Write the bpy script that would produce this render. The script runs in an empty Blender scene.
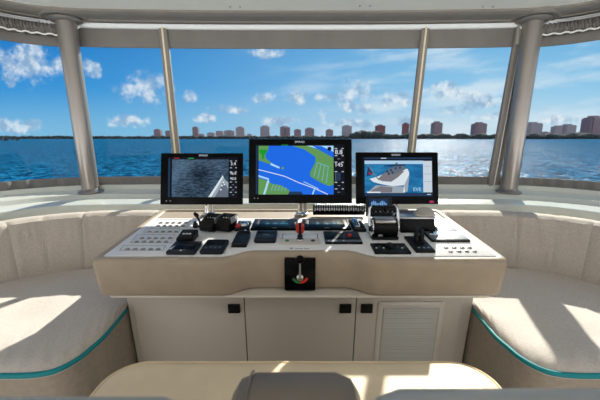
import bpy, bmesh, math, random
from mathutils import Vector, Matrix, noise
random.seed(7)
S = bpy.context.scene
COL = S.collection
PI = math.pi

# ------------------------------------------------------------------ camera
PITCH = math.radians(10.97)
F = 320.0
CZ = 1.51
cam_d = bpy.data.cameras.new('camera'); cam = bpy.data.objects.new('camera', cam_d); COL.objects.link(cam)
cam.location = (0, 0, CZ); cam.rotation_euler = (PI/2 - PITCH, 0, 0)
cam_d.sensor_width = 36; cam_d.lens = 36*F/600; cam_d.clip_start = 0.02; cam_d.clip_end = 60000
cam_d.dof.use_dof = True; cam_d.dof.focus_distance = 1.9; cam_d.dof.aperture_fstop = 3.2
S.camera = cam
S.view_settings.view_transform = 'Standard'; S.view_settings.look = 'None'
S.view_settings.exposure = 0.0; S.view_settings.gamma = 1.0; S.view_settings.use_curve_mapping = False

def ray(px, py):
    c, s = math.cos(PITCH), math.sin(PITCH); u, v = px-300.0, py-200.0
    return Vector((u, F*c - v*s, -(F*s + v*c)))
def atY(px, py, Y):
    r = ray(px, py); t = Y/r.y; return Vector((r.x*t, Y, CZ + r.z*t))
def atZ(px, py, z):
    r = ray(px, py); t = (z-CZ)/r.z; return Vector((r.x*t, r.y*t, z))
TZ0, TY0, TS = 0.951, 1.389, 0.08           # helm panel plane: z = TZ0 + TS*(y-TY0)
TILT = math.atan(TS)
def atP(px, py, lift=0.0):
    r = ray(px, py); t = (TZ0 + lift - TS*TY0 - CZ)/(r.z - TS*r.y); return Vector((r.x*t, r.y*t, CZ + r.z*t))

# ------------------------------------------------------------------ sun and sky
SUN_AZ, SUN_EL = math.radians(21.5), math.radians(30.5)
sd = Vector((math.sin(SUN_AZ)*math.cos(SUN_EL), math.cos(SUN_AZ)*math.cos(SUN_EL), math.sin(SUN_EL)))
sl = bpy.data.lights.new('sun', 'SUN'); sun = bpy.data.objects.new('sun', sl); COL.objects.link(sun)
sl.energy = 9.0; sl.angle = math.radians(0.8); sl.color = (1.0, 0.93, 0.80)
sun.rotation_euler = sd.to_track_quat('Z', 'Y').to_euler(); sun.location = (3, 8, 8)

W = bpy.data.worlds.new('sky'); S.world = W; W.use_nodes = True
nt = W.node_tree; nt.nodes.clear()
def N(tree, typ, ins=None, **props):
    n = tree.nodes.new(typ)
    for k, v in props.items(): setattr(n, k, v)
    for k, v in (ins or {}).items():
        if hasattr(v, 'is_output'): tree.links.new(v, n.inputs[k])
        else: n.inputs[k].default_value = v
    return n
def M_(op, a, b=None, c=None, clamp=False, tree=None):
    ins = {0: a}
    if b is not None: ins[1] = b
    if c is not None: ins[2] = c
    return N(tree or nt, 'ShaderNodeMath', ins, operation=op, use_clamp=clamp).outputs[0]
def SM(x, a, b, tree=None):
    return N(tree or nt, 'ShaderNodeMapRange', {'Value': x, 'From Min': a, 'From Max': b}, interpolation_type='SMOOTHSTEP').outputs[0]
def MIX(f, a, b, tree=None):
    n = (tree or nt).nodes.new('ShaderNodeMix'); n.data_type = 'RGBA'
    for k, v in ((0, f), (6, a), (7, b)):
        if hasattr(v, 'is_output'): (tree or nt).links.new(v, n.inputs[k])
        else: n.inputs[k].default_value = v
    return n.outputs[2]
tc = N(nt, 'ShaderNodeTexCoord').outputs['Generated']
sep = N(nt, 'ShaderNodeSeparateXYZ', {0: tc}); dx, dy, dz = sep.outputs
yy = M_('MAXIMUM', dy, 0.05)
ax = M_('DIVIDE', dx, yy); az = M_('DIVIDE', dz, yy)           # gnomonic sky coordinates around north
el = M_('MAXIMUM', dz, 0.0)
def rgb(r, g, b): 
    f = lambda c: ((c/255+.055)/1.055)**2.4 if c > 10 else c/255/12.92
    return (f(r), f(g), f(b), 1)
low = MIX(SM(ax, -0.6, 0.75), rgb(128, 190, 226), rgb(206, 228, 240))
mid = MIX(SM(ax, -0.75, 0.7), rgb(62, 154, 220), rgb(152, 206, 238))
top = MIX(SM(ax, -0.8, 0.6), rgb(16, 110, 192), rgb(84, 166, 222))
sky = MIX(SM(az, 0.0, 0.17), low, mid)
sky = MIX(SM(az, 0.10, 0.42), sky, top)
# clouds
P = N(nt, 'ShaderNodeCombineXYZ', {0: ax, 1: az, 2: 0.0}).outputs[0]
nz = N(nt, 'ShaderNodeTexNoise', {'Vector': P, 'Scale': 16.0, 'Detail': 7.0, 'Roughness': 0.62}).outputs[0]
nz2 = N(nt, 'ShaderNodeTexNoise', {'Vector': P, 'Scale': 45.0, 'Detail': 4.0, 'Roughness': 0.6}).outputs[0]
def blob(px, py, rx, ry):
    r = ray(px, py); cx, cz = r.x/r.y, r.z/r.y
    sx = rx/F*1.02; sz = ry/F*1.02
    ux = M_('MULTIPLY', M_('SUBTRACT', ax, cx), 1/sx); uz = M_('MULTIPLY', M_('SUBTRACT', az, cz), 1/sz)
    d2 = M_('ADD', M_('MULTIPLY', ux, ux), M_('MULTIPLY', uz, uz))
    return M_('SUBTRACT', 1.0, M_('MULTIPLY', d2, 0.55))
acc = None
for b in [(22,62,30,15),(58,66,16,9),(148,87,23,12),(92,70,8,7),(190,95,7,5),(266,53,14,4),(297,97,12,7),(265,97,9,5),(325,98,11,4),
          (354,93,15,11),(358,108,14,5),(396,98,14,8),(220,108,10,4),(240,111,10,3),(322,113,5,5),(450,92,20,8),(482,100,18,6),
          (455,110,14,6),(130,121,20,5),(15,126,25,6),(280,121,18,4),(350,124,22,5),(205,118,10,4),(500,118,26,4),(412,122,16,5),(560,120,20,4)]:
    o = blob(*b); acc = o if acc is None else M_('MAXIMUM', acc, o)
acc = M_('MAXIMUM', acc, -1.5)
dens = M_('ADD', M_('MULTIPLY', acc, 0.50), M_('ADD', M_('MULTIPLY', M_('SUBTRACT', nz, 0.5), 2.1), M_('MULTIPLY', M_('SUBTRACT', nz2, 0.5), 0.7)))
cm = SM(dens, 0.02, 0.62)
PW = N(nt, 'ShaderNodeCombineXYZ', {0: M_('MULTIPLY', ax, 1.0), 1: M_('MULTIPLY', M_('ADD', az, M_('MULTIPLY', ax, -0.10)), 5.0), 2: 3.0}).outputs[0]
wn = N(nt, 'ShaderNodeTexNoise', {'Vector': PW, 'Scale': 3.4, 'Detail': 6.0, 'Roughness': 0.55}).outputs[0]
wisp = M_('MULTIPLY', M_('MULTIPLY', SM(wn, 0.42, 0.72), SM(ax, -0.25, 0.25)), 0.75)
Pd = N(nt, 'ShaderNodeVectorMath', {0: P, 1: (0.012, 0.02, 0)}, operation='ADD').outputs[0]
nzs = N(nt, 'ShaderNodeTexNoise', {'Vector': Pd, 'Scale': 22.0, 'Detail': 5.0, 'Roughness': 0.6}).outputs[0]
ccol = MIX(SM(nzs, 0.40, 0.62), rgb(150, 182, 214), rgb(238, 244, 248))
sky = MIX(SM(dz, 0.0, -0.01), sky, rgb(60, 120, 170))
sky = MIX(wisp, sky, rgb(226, 238, 246))
sky = MIX(M_('MULTIPLY', cm, 0.86), sky, ccol)
# hazy sky astern, brightened for fill, with an added glow below the horizon
back = MIX(SM(dz, -0.05, 0.05), (4.1, 3.95, 3.8, 1), (0.98, 0.98, 1.02, 1))   # below: added fill glow that lifts the ceiling; above: hazy sky
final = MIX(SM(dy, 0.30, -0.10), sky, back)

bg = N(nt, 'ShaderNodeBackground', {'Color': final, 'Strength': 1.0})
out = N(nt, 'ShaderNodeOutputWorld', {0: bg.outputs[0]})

# ------------------------------------------------------------------ materials
def mat(name, col, rough=0.5, metal=0.0, var=0.0, vscale=8.0, bump=0.0, bscale=60.0, weave=0.0, emit=None, spec=None, coat=0.0):
    m = bpy.data.materials.new(name); m.use_nodes = True; t = m.node_tree
    b = t.nodes['Principled BSDF']
    c = rgb(*col); b.inputs['Base Color'].default_value = c
    b.inputs['Roughness'].default_value = rough; b.inputs['Metallic'].default_value = metal
    if spec is not None: b.inputs['Specular IOR Level'].default_value = spec
    if coat: b.inputs['Coat Weight'].default_value = coat
    co = N(t, 'ShaderNodeTexCoord').outputs['Object']
    if var:
        n = N(t, 'ShaderNodeTexNoise', {'Vector': co, 'Scale': vscale, 'Detail': 5.0}).outputs[0]
        d = tuple(max(0, x*(1-var)) for x in c[:3])+(1,); l = tuple(min(1, x*(1+var)) for x in c[:3])+(1,)
        t.links.new(MIX(SM(n, 0.3, 0.7, t), d, l, t), b.inputs['Base Color'])
    h = None
    if bump:
        h = M_('MULTIPLY', N(t, 'ShaderNodeTexNoise', {'Vector': co, 'Scale': bscale, 'Detail': 4.0}).outputs[0], bump, tree=t)
    if weave:
        wx = N(t, 'ShaderNodeTexWave', {'Vector': co, 'Scale': 60.0, 'Distortion': 1.5, 'Detail': 2.0}, bands_direction='X').outputs['Fac']
        wz = N(t, 'ShaderNodeTexWave', {'Vector': co, 'Scale': 60.0, 'Distortion': 1.5, 'Detail': 2.0}, bands_direction='Z').outputs['Fac']
        w = M_('MULTIPLY', M_('ADD', wx, wz, tree=t), weave, tree=t)
        h = w if h is None else M_('ADD', h, w, tree=t)
    if h is not None:
        bp = N(t, 'ShaderNodeBump', {'Height': h, 'Strength': 0.5, 'Distance': 0.01})
        t.links.new(bp.outputs[0], b.inputs['Normal'])
    if emit is not None:
        b.inputs['Emission Color'].default_value = rgb(*emit[:3]); b.inputs['Emission Strength'].default_value = emit[3]
    return m
def screen_mat(name, col, k=1.0):
    m = mat(name, (4, 5, 8), 0.3, spec=0.1, emit=(*col, k)); return m

m_fabric = mat('beige woven fabric', (188, 178, 168), 0.9, var=0.09, vscale=110, bump=0.25, bscale=14, weave=0.08)
m_seatfab = mat('pale woven seat fabric', (202, 194, 187), 0.9, var=0.07, vscale=110, bump=0.7, bscale=7)
m_base = mat('settee base fabric', (168, 156, 142), 0.9, var=0.06, vscale=40, bump=0.1, bscale=50)
m_teal = mat('teal piping', (0, 140, 148), 0.6)
m_leather = mat('beige leather', (174, 158, 139), 0.55, var=0.04, vscale=12, bump=0.05, bscale=180)
m_cream = mat('cream leather', (246, 224, 190), 0.5, var=0.04, vscale=9, bump=0.05, bscale=150)
m_panel = mat('white satin panel', (236, 236, 238), 0.35)
m_trimw = mat('console trim', (214, 206, 194), 0.4)
m_cab = mat('pale grey lacquer', (206, 198, 186), 0.35, var=0.015, vscale=3)
m_gap = mat('dark gap', (60, 50, 42), 0.8)
m_fibre = mat('white fibreglass', (212, 216, 208), 0.25, coat=0.3)
m_ceil = mat('cream ceiling', (248, 246, 236), 0.6)
m_grey = mat('grey marine canvas', (116, 113, 110), 0.85, var=0.06, vscale=6, bump=0.12, bscale=25)
m_grey2 = mat('grey cove trim', (128, 123, 117), 0.55, var=0.04)
m_pillar = mat('brushed grey pillar', (146, 141, 136), 0.28, metal=0.5)
m_rail = mat('white rail', (238, 244, 246), 0.35)
m_zip = mat('beige zip tape', (226, 214, 186), 0.6)
m_white = mat('white plastic', (232, 232, 228), 0.4)
m_black = mat('black plastic', (11, 12, 14), 0.42, spec=0.22)
m_blackg = mat('glossy black', (3, 4, 6), 0.28, spec=0.10)
m_dark = mat('charcoal plastic', (30, 34, 42), 0.4, spec=0.25)
m_dkblue = mat('dark blue grey keypad', (22, 26, 36), 0.4, spec=0.25)
m_slate = mat('slate grey pad', (96, 106, 124), 0.45)
m_chrome = mat('polished steel', (225, 228, 230), 0.12, metal=1.0)
m_steel = mat('satin steel', (190, 192, 194), 0.3, metal=0.9)
m_red = mat('red plastic', (200, 40, 24), 0.35)
m_green = mat('green mark', (30, 130, 70), 0.4)
m_redmk = mat('red mark', (225, 50, 40), 0.4)
m_mousegrey = mat('grey plastic', (170, 166, 158), 0.45)
m_btn = mat('grey button', (150, 148, 146), 0.35)
m_line = mat('panel outline', (150, 150, 152), 0.5)
m_ink = mat('printed ink', (50, 50, 55), 0.5)
m_hide = mat('grey leather', (122, 113, 104), 0.38, var=0.05, bump=0.08, bscale=120)
m_paleh = mat('pale grey leather', (168, 170, 170), 0.4, var=0.03, bump=0.05, bscale=120)
m_deck = mat('deck', (205, 196, 178), 0.6, var=0.08)
m_magenta = mat('magenta sticker', (210, 20, 110), 0.4)
m_grille = mat('grille slats', (216, 214, 208), 0.4)
m_grilled = mat('grille recess', (95, 92, 88), 0.8)

mg = bpy.data.materials.new('clear vinyl glazing'); mg.use_nodes = True; t = mg.node_tree; t.nodes.clear()
lw = N(t, 'ShaderNodeFresnel', {'IOR': 1.35}).outputs[0]
mx = N(t, 'ShaderNodeMixShader', {0: M_('MULTIPLY', lw, 0.12, tree=t), 1: N(t, 'ShaderNodeBsdfTransparent', {0: (0.96, 0.975, 0.98, 1)}).outputs[0],
       2: N(t, 'ShaderNodeBsdfGlossy', {'Roughness': 0.03}).outputs[0]})
N(t, 'ShaderNodeOutputMaterial', {0: mx.outputs[0]})
m_glass = mg

mw = bpy.data.materials.new('open water'); mw.use_nodes = True; t = mw.node_tree; t.nodes.clear()
co = N(t, 'ShaderNodeTexCoord').outputs['Object']
mpn = N(t, 'ShaderNodeMapping', {'Vector': co, 'Scale': (1.1, 1.0, 1.0)}).outputs[0]
n1 = N(t, 'ShaderNodeTexNoise', {'Vector': mpn, 'Scale': 0.55, 'Detail': 5.0, 'Roughness': 0.6}).outputs[0]
n2 = N(t, 'ShaderNodeTexNoise', {'Vector': mpn, 'Scale': 0.06, 'Detail': 5.0, 'Roughness': 0.6}).outputs[0]
hh = M_('ADD', M_('MULTIPLY', n1, 1.0, tree=t), M_('MULTIPLY', n2, 3.0, tree=t), tree=t)
bp = N(t, 'ShaderNodeBump', {'Height': hh, 'Strength': 1.0, 'Distance': 2.6}).outputs[0]
n3 = N(t, 'ShaderNodeTexNoise', {'Vector': mpn, 'Scale': 0.45, 'Detail': 5.0, 'Roughness': 0.85}).outputs[0]
wcol = MIX(SM(n3, 0.43, 0.57, t), rgb(0, 34, 64), rgb(26, 112, 156), t)
dif = N(t, 'ShaderNodeBsdfDiffuse', {'Color': wcol, 'Normal': bp}).outputs[0]
bp2 = N(t, 'ShaderNodeBump', {'Height': hh, 'Strength': 1.0, 'Distance': 0.7}).outputs[0]
glo = N(t, 'ShaderNodeBsdfGlossy', {'Color': (0.9, 0.95, 1, 1), 'Roughness': 0.27, 'Normal': bp2}).outputs[0]
nf = N(t, 'ShaderNodeTexNoise', {'Vector': mpn, 'Scale': 1.3, 'Detail': 4.0, 'Roughness': 0.8}).outputs[0]
fac = M_('ADD', 0.02, M_('MULTIPLY', SM(nf, 0.56, 0.66, t), 0.30, tree=t), tree=t)
wx = N(t, 'ShaderNodeMixShader', {0: fac, 1: dif, 2: glo}).outputs[0]
N(t, 'ShaderNodeOutputMaterial', {0: wx})
m_water = mw

def tower_mat(name, wall, glass):
    m = bpy.data.materials.new(name); m.use_nodes = True; t = m.node_tree; b = t.nodes['Principled BSDF']
    co = N(t, 'ShaderNodeTexCoord').outputs['Object']; s = N(t, 'ShaderNodeSeparateXYZ', {0: co})
    fx = M_('FRACT', M_('DIVIDE', M_('ADD', s.outputs[0], s.outputs[1], tree=t), 7.0, tree=t), tree=t)
    fz = M_('FRACT', M_('DIVIDE', s.outputs[2], 4.0, tree=t), tree=t)
    w = M_('MULTIPLY', M_('GREATER_THAN', fx, 0.45, tree=t), M_('GREATER_THAN', fz, 0.4, tree=t), tree=t)
    t.links.new(MIX(w, rgb(*wall), rgb(*glass), t), b.inputs['Base Color']); b.inputs['Roughness'].default_value = 0.6
    return m
m_tw = [tower_mat('pale tower wall', (150, 146, 156), (104, 104, 120)), tower_mat('rose tower wall', (132, 116, 126), (84, 74, 88)),
        tower_mat('red brown tower wall', (124, 74, 78), (70, 46, 56))]  # pale and rose walls have the grey-pink distance haze mixed into their colour
m_tree = mat('shore foliage', (34, 50, 52), 0.9, var=0.3, vscale=0.05)
m_shore = mat('shore ground', (50, 66, 70), 0.9)

# ------------------------------------------------------------------ mesh helpers
def add_box(bm, x0, x1, y0, y1, z0, z1, bev=0.0, seg=2):
    vs = [bm.verts.new((x, y, z)) for z in (z0, z1) for y in (y0, y1) for x in (x0, x1)]
    fs = [bm.faces.new([vs[i] for i in f]) for f in ((0,2,3,1),(4,5,7,6),(0,1,5,4),(2,6,7,3),(0,4,6,2),(1,3,7,5))]
    if bev > 0:
        es = list({e for f in fs for e in f.edges})
        bmesh.ops.bevel(bm, geom=es, offset=bev, segments=seg, profile=0.6, affect='EDGES')
    return vs
def add_loft(bm, rings, cap0=True, cap1=True, closed=True):
    R = [[bm.verts.new(p) for p in r] for r in rings]; n = len(R[0])
    for a, b_ in zip(R[:-1], R[1:]):
        for i in range(n if closed else n-1):
            j = (i+1) % n; bm.faces.new((a[i], a[j], b_[j], b_[i]))
    if cap0: bm.faces.new(list(reversed(R[0])))
    if cap1: bm.faces.new(R[-1])
    return R
def circ(c, r, n, axis=Vector((0,0,1)), ry=None):
    axis = Vector(axis).normalized(); a = axis.orthogonal().normalized()
    if abs(axis.z) > 0.9: a = Vector((1,0,0)) - axis*axis.x; a.normalize()
    b_ = axis.cross(a); ry = r if ry is None else ry
    return [Vector(c)+a*r*math.cos(2*PI*i/n)+b_*ry*math.sin(2*PI*i/n) for i in range(n)]
def add_cyl(bm, p0, p1, r0, r1=None, n=20, cap=True):
    p0, p1 = Vector(p0), Vector(p1); r1 = r0 if r1 is None else r1; ax_ = p1-p0
    add_loft(bm, [circ(p0, r0, n, ax_), circ(p1, r1, n, ax_)], cap, cap)
def add_lathe(bm, prof, c=(0,0,0), axis=(0,0,1), n=24):
    axis = Vector(axis).normalized(); c = Vector(c)
    add_loft(bm, [circ(c+axis*h, max(r, 1e-4), n, axis) for r, h in prof])
def add_tube(bm, pts, r, n=10):
    pts = [Vector(p) for p in pts]; rings = []; ref = None
    for i, p in enumerate(pts):
        tg = (pts[min(i+1, len(pts)-1)]-pts[max(i-1, 0)]).normalized()
        if ref is None: ref = tg.orthogonal().normalized()
        a = (ref - tg*ref.dot(tg)).normalized(); ref = a; b_ = tg.cross(a)
        rr = r[i] if isinstance(r, (list, tuple)) else r
        rings.append([p+a*rr*math.cos(2*PI*k/n)+b_*rr*math.sin(2*PI*k/n) for k in range(n)])
    add_loft(bm, rings)
def add_prism(bm, pts, z0, z1):
    add_loft(bm, [[(x, y, z0) for x, y in pts], [(x, y, z1) for x, y in pts]])
def add_sphere(bm, c, r, s=(1,1,1), u=16, v=10):
    m = Matrix.Translation(c) @ Matrix.Diagonal((r*s[0], r*s[1], r*s[2], 1))
    bmesh.ops.create_uvsphere(bm, u_segments=u, v_segments=v, radius=1, matrix=m)
def rrect(x0, x1, y0, y1, r, n=5):
    out_ = []
    for cx, cy, a0 in ((x1-r, y1-r, 0), (x0+r, y1-r, 90), (x0+r, y0+r, 180), (x1-r, y0+r, 270)):
        for k in range(n+1):
            a = math.radians(a0+90*k/n); out_.append((cx+r*math.cos(a), cy+r*math.sin(a)))
    return out_
def add_slab(bm, x0, x1, y0, y1, z0, z1, r, e=None):
    """rounded plate with softened top edge"""
    e = min(r, (z1-z0)*0.4) if e is None else e
    rings = []
    for k, (ins, z) in enumerate(((e*0.5, z0), (0, z0+e*0.5), (0, z1-e), (e*0.35, z1-e*0.3), (e, z1))):
        rings.append([(x, y, z) for x, y in rrect(x0+ins, x1-ins, y0+ins, y1-ins, max(r-ins, 0.0005))])
    add_loft(bm, rings)
def obj(name, bm, material, parent=None, smooth=True, kind=None):
    bmesh.ops.recalc_face_normals(bm, faces=bm.faces)
    me = bpy.data.meshes.new(name); bm.to_mesh(me); bm.free()
    o = bpy.data.objects.new(name, me); COL.objects.link(o)
    for mm in (material if isinstance(material, (list, tuple)) else [material]): me.materials.append(mm)
    if smooth:
        for p in me.polygons: p.use_smooth = True
        try: me.set_sharp_from_angle(angle=math.radians(38))
        except Exception: pass
    if parent: o.parent = parent
    if kind: o['kind'] = kind
    return o
B = bmesh.new
def thing(name, label, cat, loc=(0,0,0), rot=(0,0,0), group=None):
    o = bpy.data.objects.new(name, None); COL.objects.link(o); o.empty_display_size = 0.05
    o.location = loc; o.rotation_euler = rot; o['label'] = label; o['category'] = cat
    if group: o['group'] = group
    return o
def tag(o, label, cat, group=None):
    o['label'] = label; o['category'] = cat
    if group: o['group'] = group
    return o
def text(name, s, size, M, material, parent, extrude=0.0003, align='CENTER'):
    cu = bpy.data.curves.new('txt', 'FONT'); cu.body = s; cu.size = size; cu.align_x = align; cu.align_y = 'CENTER'; cu.extrude = extrude
    to = bpy.data.objects.new('txt', cu); COL.objects.link(to)
    dg = bpy.context.evaluated_depsgraph_get(); me = bpy.data.meshes.new_from_object(to.evaluated_get(dg))
    bpy.data.objects.remove(to); bpy.data.curves.remove(cu)
    me.transform(M); me.materials.clear(); me.materials.append(material)
    o = bpy.data.objects.new(name, me); COL.objects.link(o); o.parent = parent; return o
def catmull(pts, per=10):
    P_ = [Vector(p) for p in pts]; P_ = [2*P_[0]-P_[1]]+P_+[2*P_[-1]-P_[-2]]; out_ = []
    for i in range(1, len(P_)-2):
        a, b_, c, d = P_[i-1:i+3]
        for k in range(per):
            s = k/per
            out_.append(0.5*((2*b_)+(c-a)*s+(2*a-5*b_+4*c-d)*s*s+(3*b_-a-3*c+d)*s**3))
    out_.append(P_[-2]); return out_
def normals(path):
    ns = []
    for i in range(len(path)):
        tg = (path[min(i+1, len(path)-1)]-path[max(i-1, 0)]).normalized(); ns.append(Vector((tg.y, -tg.x)))
    return ns
def add_sweep(bm, path, prof, cap=True, fn=None):
    """path: 2-D points; prof: closed list of (inward offset, z)"""
    ns = normals(path); rings = []
    for i, (p, n_) in enumerate(zip(path, ns)):
        ring = []
        for j, (d, z) in enumerate(prof):
            if fn: d, z = fn(i, j, d, z, p)
            ring.append((p.x+n_.x*d, p.y+n_.y*d, z))
        rings.append(ring)
    add_loft(bm, rings, cap, cap)

# ------------------------------------------------------------------ sea and far shore
SEA = -6.0
bm = B(); bmesh.ops.create_grid(bm, x_segments=2, y_segments=2, size=30000, matrix=Matrix.Translation((0, 29980, SEA)))
sea = obj('open_sea', bm, m_water, smooth=False); sea['kind'] = 'stuff'; tag(sea, 'blue rippled water of the bay seen beyond the wheelhouse windows', 'water')
def far(px, D): return (px-300)/F*D*math.cos(PITCH)*1.0
D0 = 2500.0
def farpt(px, py, D):           # real point at distance D ahead
    return atY(px, py, D)
bm = B()
pts = [(-2600, 2500), (-1000, 2440), (0, 2340), (1000, 2200), (2700, 2050), (2900, 6000), (-3000, 6000)]
add_prism(bm, pts, SEA-1, SEA+3)
obj('floor_far_shore', bm, m_shore, smooth=False, kind='structure')

def tree_row(name, xs, ytop, D, label, step, kindstuff=True):
    bm = B(); x0, x1 = xs; px = x0
    while px < x1:
        h = (139.4 - ytop(px))/F*D*random.uniform(0.75, 1.15); c = atY(px, 139, D)
        r = max(h*0.55, 3)
        m = Matrix.Translation((c.x, D+random.uniform(-15, 15), SEA+2+h*0.5)) @ Matrix.Diagonal((r*random.uniform(1.2, 2.0), r*1.3, h*0.62, 1))
        bmesh.ops.create_icosphere(bm, subdivisions=2, radius=1, matrix=m); px += step*random.uniform(0.7, 1.3)
    for v in bm.verts:
        n_ = noise.noise(v.co*0.12); v.co += Vector((n_*3, 0, n_*3))
    o = obj(name, bm, m_tree); o['kind'] = 'stuff'; tag(o, label, 'trees'); return o
tree_row('shoreline_trees', (-15, 195), lambda p: 136.9, 2530, 'thin dark line of trees on the far shore left of the towers', 1.6)
tree_row('shoreline_trees', (200, 350), lambda p: 136.9, 2390, 'low dark trees along the shore under the middle row of towers', 1.8)
tree_row('shoreline_trees', (354, 378), lambda p: 133.6-1.2*math.sin((p-352)/26*PI), 2370, 'taller clump of dark trees right of the grey slab tower', 1.6)
tree_row('shoreline_trees', (386, 640), lambda p: 135.4+0.9*math.sin(p*0.35), 2150, 'long uneven belt of trees on the shore at the right', 2.0)
tree_row('island_trees', (-40, 17), lambda p: 137.6, 900, 'dark wooded point at the far left edge of the water', 3.0)
bm = B(); add_prism(bm, [(-1250, 880), (-800, 890), (-780, 905), (-820, 930), (-1250, 960)], SEA-1, SEA+0.8)
obj('floor_near_point', bm, m_shore, smooth=False, kind='structure')

TW = [ # left px, right px, top px, material, label, shape
 (153.5,160,128.9,1,'pinkish slab tower, leftmost high-rise on the far shore','slab'),
 (165,170.6,130.4,1,'short pinkish tower just left of the left window post','slab'),
 (192,197.6,126.4,1,'slim tall tower just right of the left window post','slab'),
 (198.4,204,134,0,'low pale block hugging the slim tower beside the left window post','low'),
 (207,214.3,132.8,0,'low stepped block left of the pair above the left monitor','low'),
 (215.6,222.6,130.6,0,'mid height tower between the low stepped block and the broad twin block','slab'),
 (224,234,130,0,'broad twin block left of the tall tower near the middle monitor','twin'),
 (235.6,244,126.4,0,'tall pale tower immediately left of the middle monitor edge','crown'),
 (247,251.6,134,0,'tiny low building above the left edge of the middle monitor','low'),
 (260,269.2,125.4,0,'tall pale tower, first over the middle monitor from the left','crown'),
 (280,290,125.9,1,'wide rosy tower directly above the middle monitor centre left','twin'),
 (294,301,129,1,'shorter rosy tower above the logo of the middle monitor','slab'),
 (305,314.2,127.5,1,'rosy tower with stepped top right of the middle monitor logo','crown'),
 (326.5,333.2,129,1,'narrow rosy tower standing alone over the middle monitor right half','crown'),
 (343,352,125,0,'grey flat topped slab tower over the middle monitor right corner','slab'),
 (377,385.6,124.6,2,'brick red slab tower right of the clump of trees','slab'),
 (403.6,409.5,122.5,2,'dark red tower partly behind the right window post','slab'),
 (434,443,121.2,1,'dark rosy tower above the right monitor far corner','crown'),
 (476,487.5,122,1,'stocky rosy tower just left of the right pillar','crown'),
 (529,543.5,121.8,0,'pale high-rise just right of the right pillar','crown'),
 (544.5,551,132,0,'low pale annex at the foot of the high-rise right of the pillar','low'),
 (556,563.9,125.4,0,'left half of the wide double block in the right side window','slab'),
 (565.6,577,123.9,0,'right half of the wide double block in the right side window','crown'),
 (579,586,132.6,0,'low block between the double block and the frame edge tower','low'),
 (592,606,115.5,1,'tallest nearest tower cut by the right edge of the picture','crown')]
for i, (x0, x1, yt, k, lab, sh) in enumerate(TW):
    D = 2620 - (x0-150)*0.85
    a, b_ = atY(x0, yt, D), atY(x1, yt, D); w = b_.x-a.x; h = a.z-SEA; d = w*0.8
    r = thing('high_rise_tower', lab, 'building', ((a.x+b_.x)/2, D, SEA), (0,0,math.radians(random.uniform(-3, 3))), 'high-rise towers on the far shore')
    bm = B(); hb = h*0.93 if sh != 'low' else h
    if sh == 'twin':
        add_box(bm, -w/2, -w*0.06, 0, d, 0, hb); add_box(bm, -w*0.06, w*0.06, d*0.2, d*0.8, 0, hb*0.93); add_box(bm, w*0.06, w/2, -d*0.1, d*0.9, 0, hb*0.98)
    elif sh == 'crown':
        add_box(bm, -w/2, w/2, 0, d, 0, hb*0.96); add_box(bm, -w*0.36, w*0.36, -d*0.08, d*1.0, 0, hb)
    else: add_box(bm, -w/2, w/2, 0, d, 0, hb)
    obj('tower_body', bm, m_tw[k], r, smooth=False)
    bm = B()
    if sh == 'low': add_box(bm, -w*0.3, w*0.1, d*0.2, d*0.7, h, h*1.08)
    else: add_box(bm, -w*0.28, w*0.22, d*0.2, d*0.75, hb, h)
    obj('roof_plant', bm, m_tw[k], r, smooth=False)

# ------------------------------------------------------------------ room shell
WP = [(-2.78,-1.6),(-2.76,0.3),(-2.70,1.2),(-2.56,1.85),(-2.27,2.38),(-1.86,2.68),(-1.05,2.755),(0,2.77),(1.05,2.755),(1.86,2.68),(2.27,2.38),(2.56,1.85),(2.70,1.2),(2.76,0.3),(2.78,-1.6)]
PATH = catmull([Vector(p) for p in WP], 10)
def sub(x0, x1, front=True):
    return [p for p in PATH if x0 <= p.x <= x1 and (p.y > 1.5 or not front)]
def side(sgn, y0): return [p for p in PATH if p.x*sgn > 1.70 and p.y > y0]
bm = B(); add_box(bm, -2.9, 2.9, -3.2, 2.9, -0.05, 0.0); obj('floor', bm, m_deck, smooth=False, kind='structure')
# ceiling: cream liner bounded by the cove
ns = normals(PATH)
inner = [(p.x+n_.x*0.26, p.y+n_.y*0.26) for p, n_ in zip(PATH, ns)]
outer = [(p.x-n_.x*0.12, p.y-n_.y*0.12) for p, n_ in zip(PATH, ns)]
bm = B(); add_prism(bm, outer, 2.408, 2.50)
obj('ceiling', bm, m_ceil, smooth=False, kind='structure')
bm = B(); add_sweep(bm, PATH, [(-0.06,2.41),(-0.06,2.385),(0.06,2.385),(0.10,2.380),(0.105,2.388),(0.19,2.380),(0.245,2.384),(0.26,2.396),(0.26,2.412)])
obj('trim_1', bm, m_grey2, kind='structure')
bm = B(); add_sweep(bm, PATH, [(0.0,2.384),(0.0,2.350),(0.045,2.348),(0.055,2.356),(0.055,2.378),(0.045,2.384)])
obj('trim_2', bm, m_rail, kind='structure')
# hull wall under the windows and the white fibreglass ledge
bm = B(); add_sweep(bm, PATH, [(-0.06,0.0),(-0.06,1.09),(0.0,1.09),(0.02,0.9),(0.02,0.0)])
obj('wall_front', bm, m_fibre, kind='structure')
bm = B(); add_sweep(bm, PATH, [(0.0,0.86),(0.0,1.125),(0.05,1.12),(0.062,1.085),(0.09,1.075),(0.20,1.065),(0.215,1.05),(0.23,1.035),(0.34,1.03),(0.385,1.02),(0.40,1.00),(0.41,0.95),(0.41,0.60),(0.30,0.60)])
obj('window_sill', bm, m_fibre, kind='structure')
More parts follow.
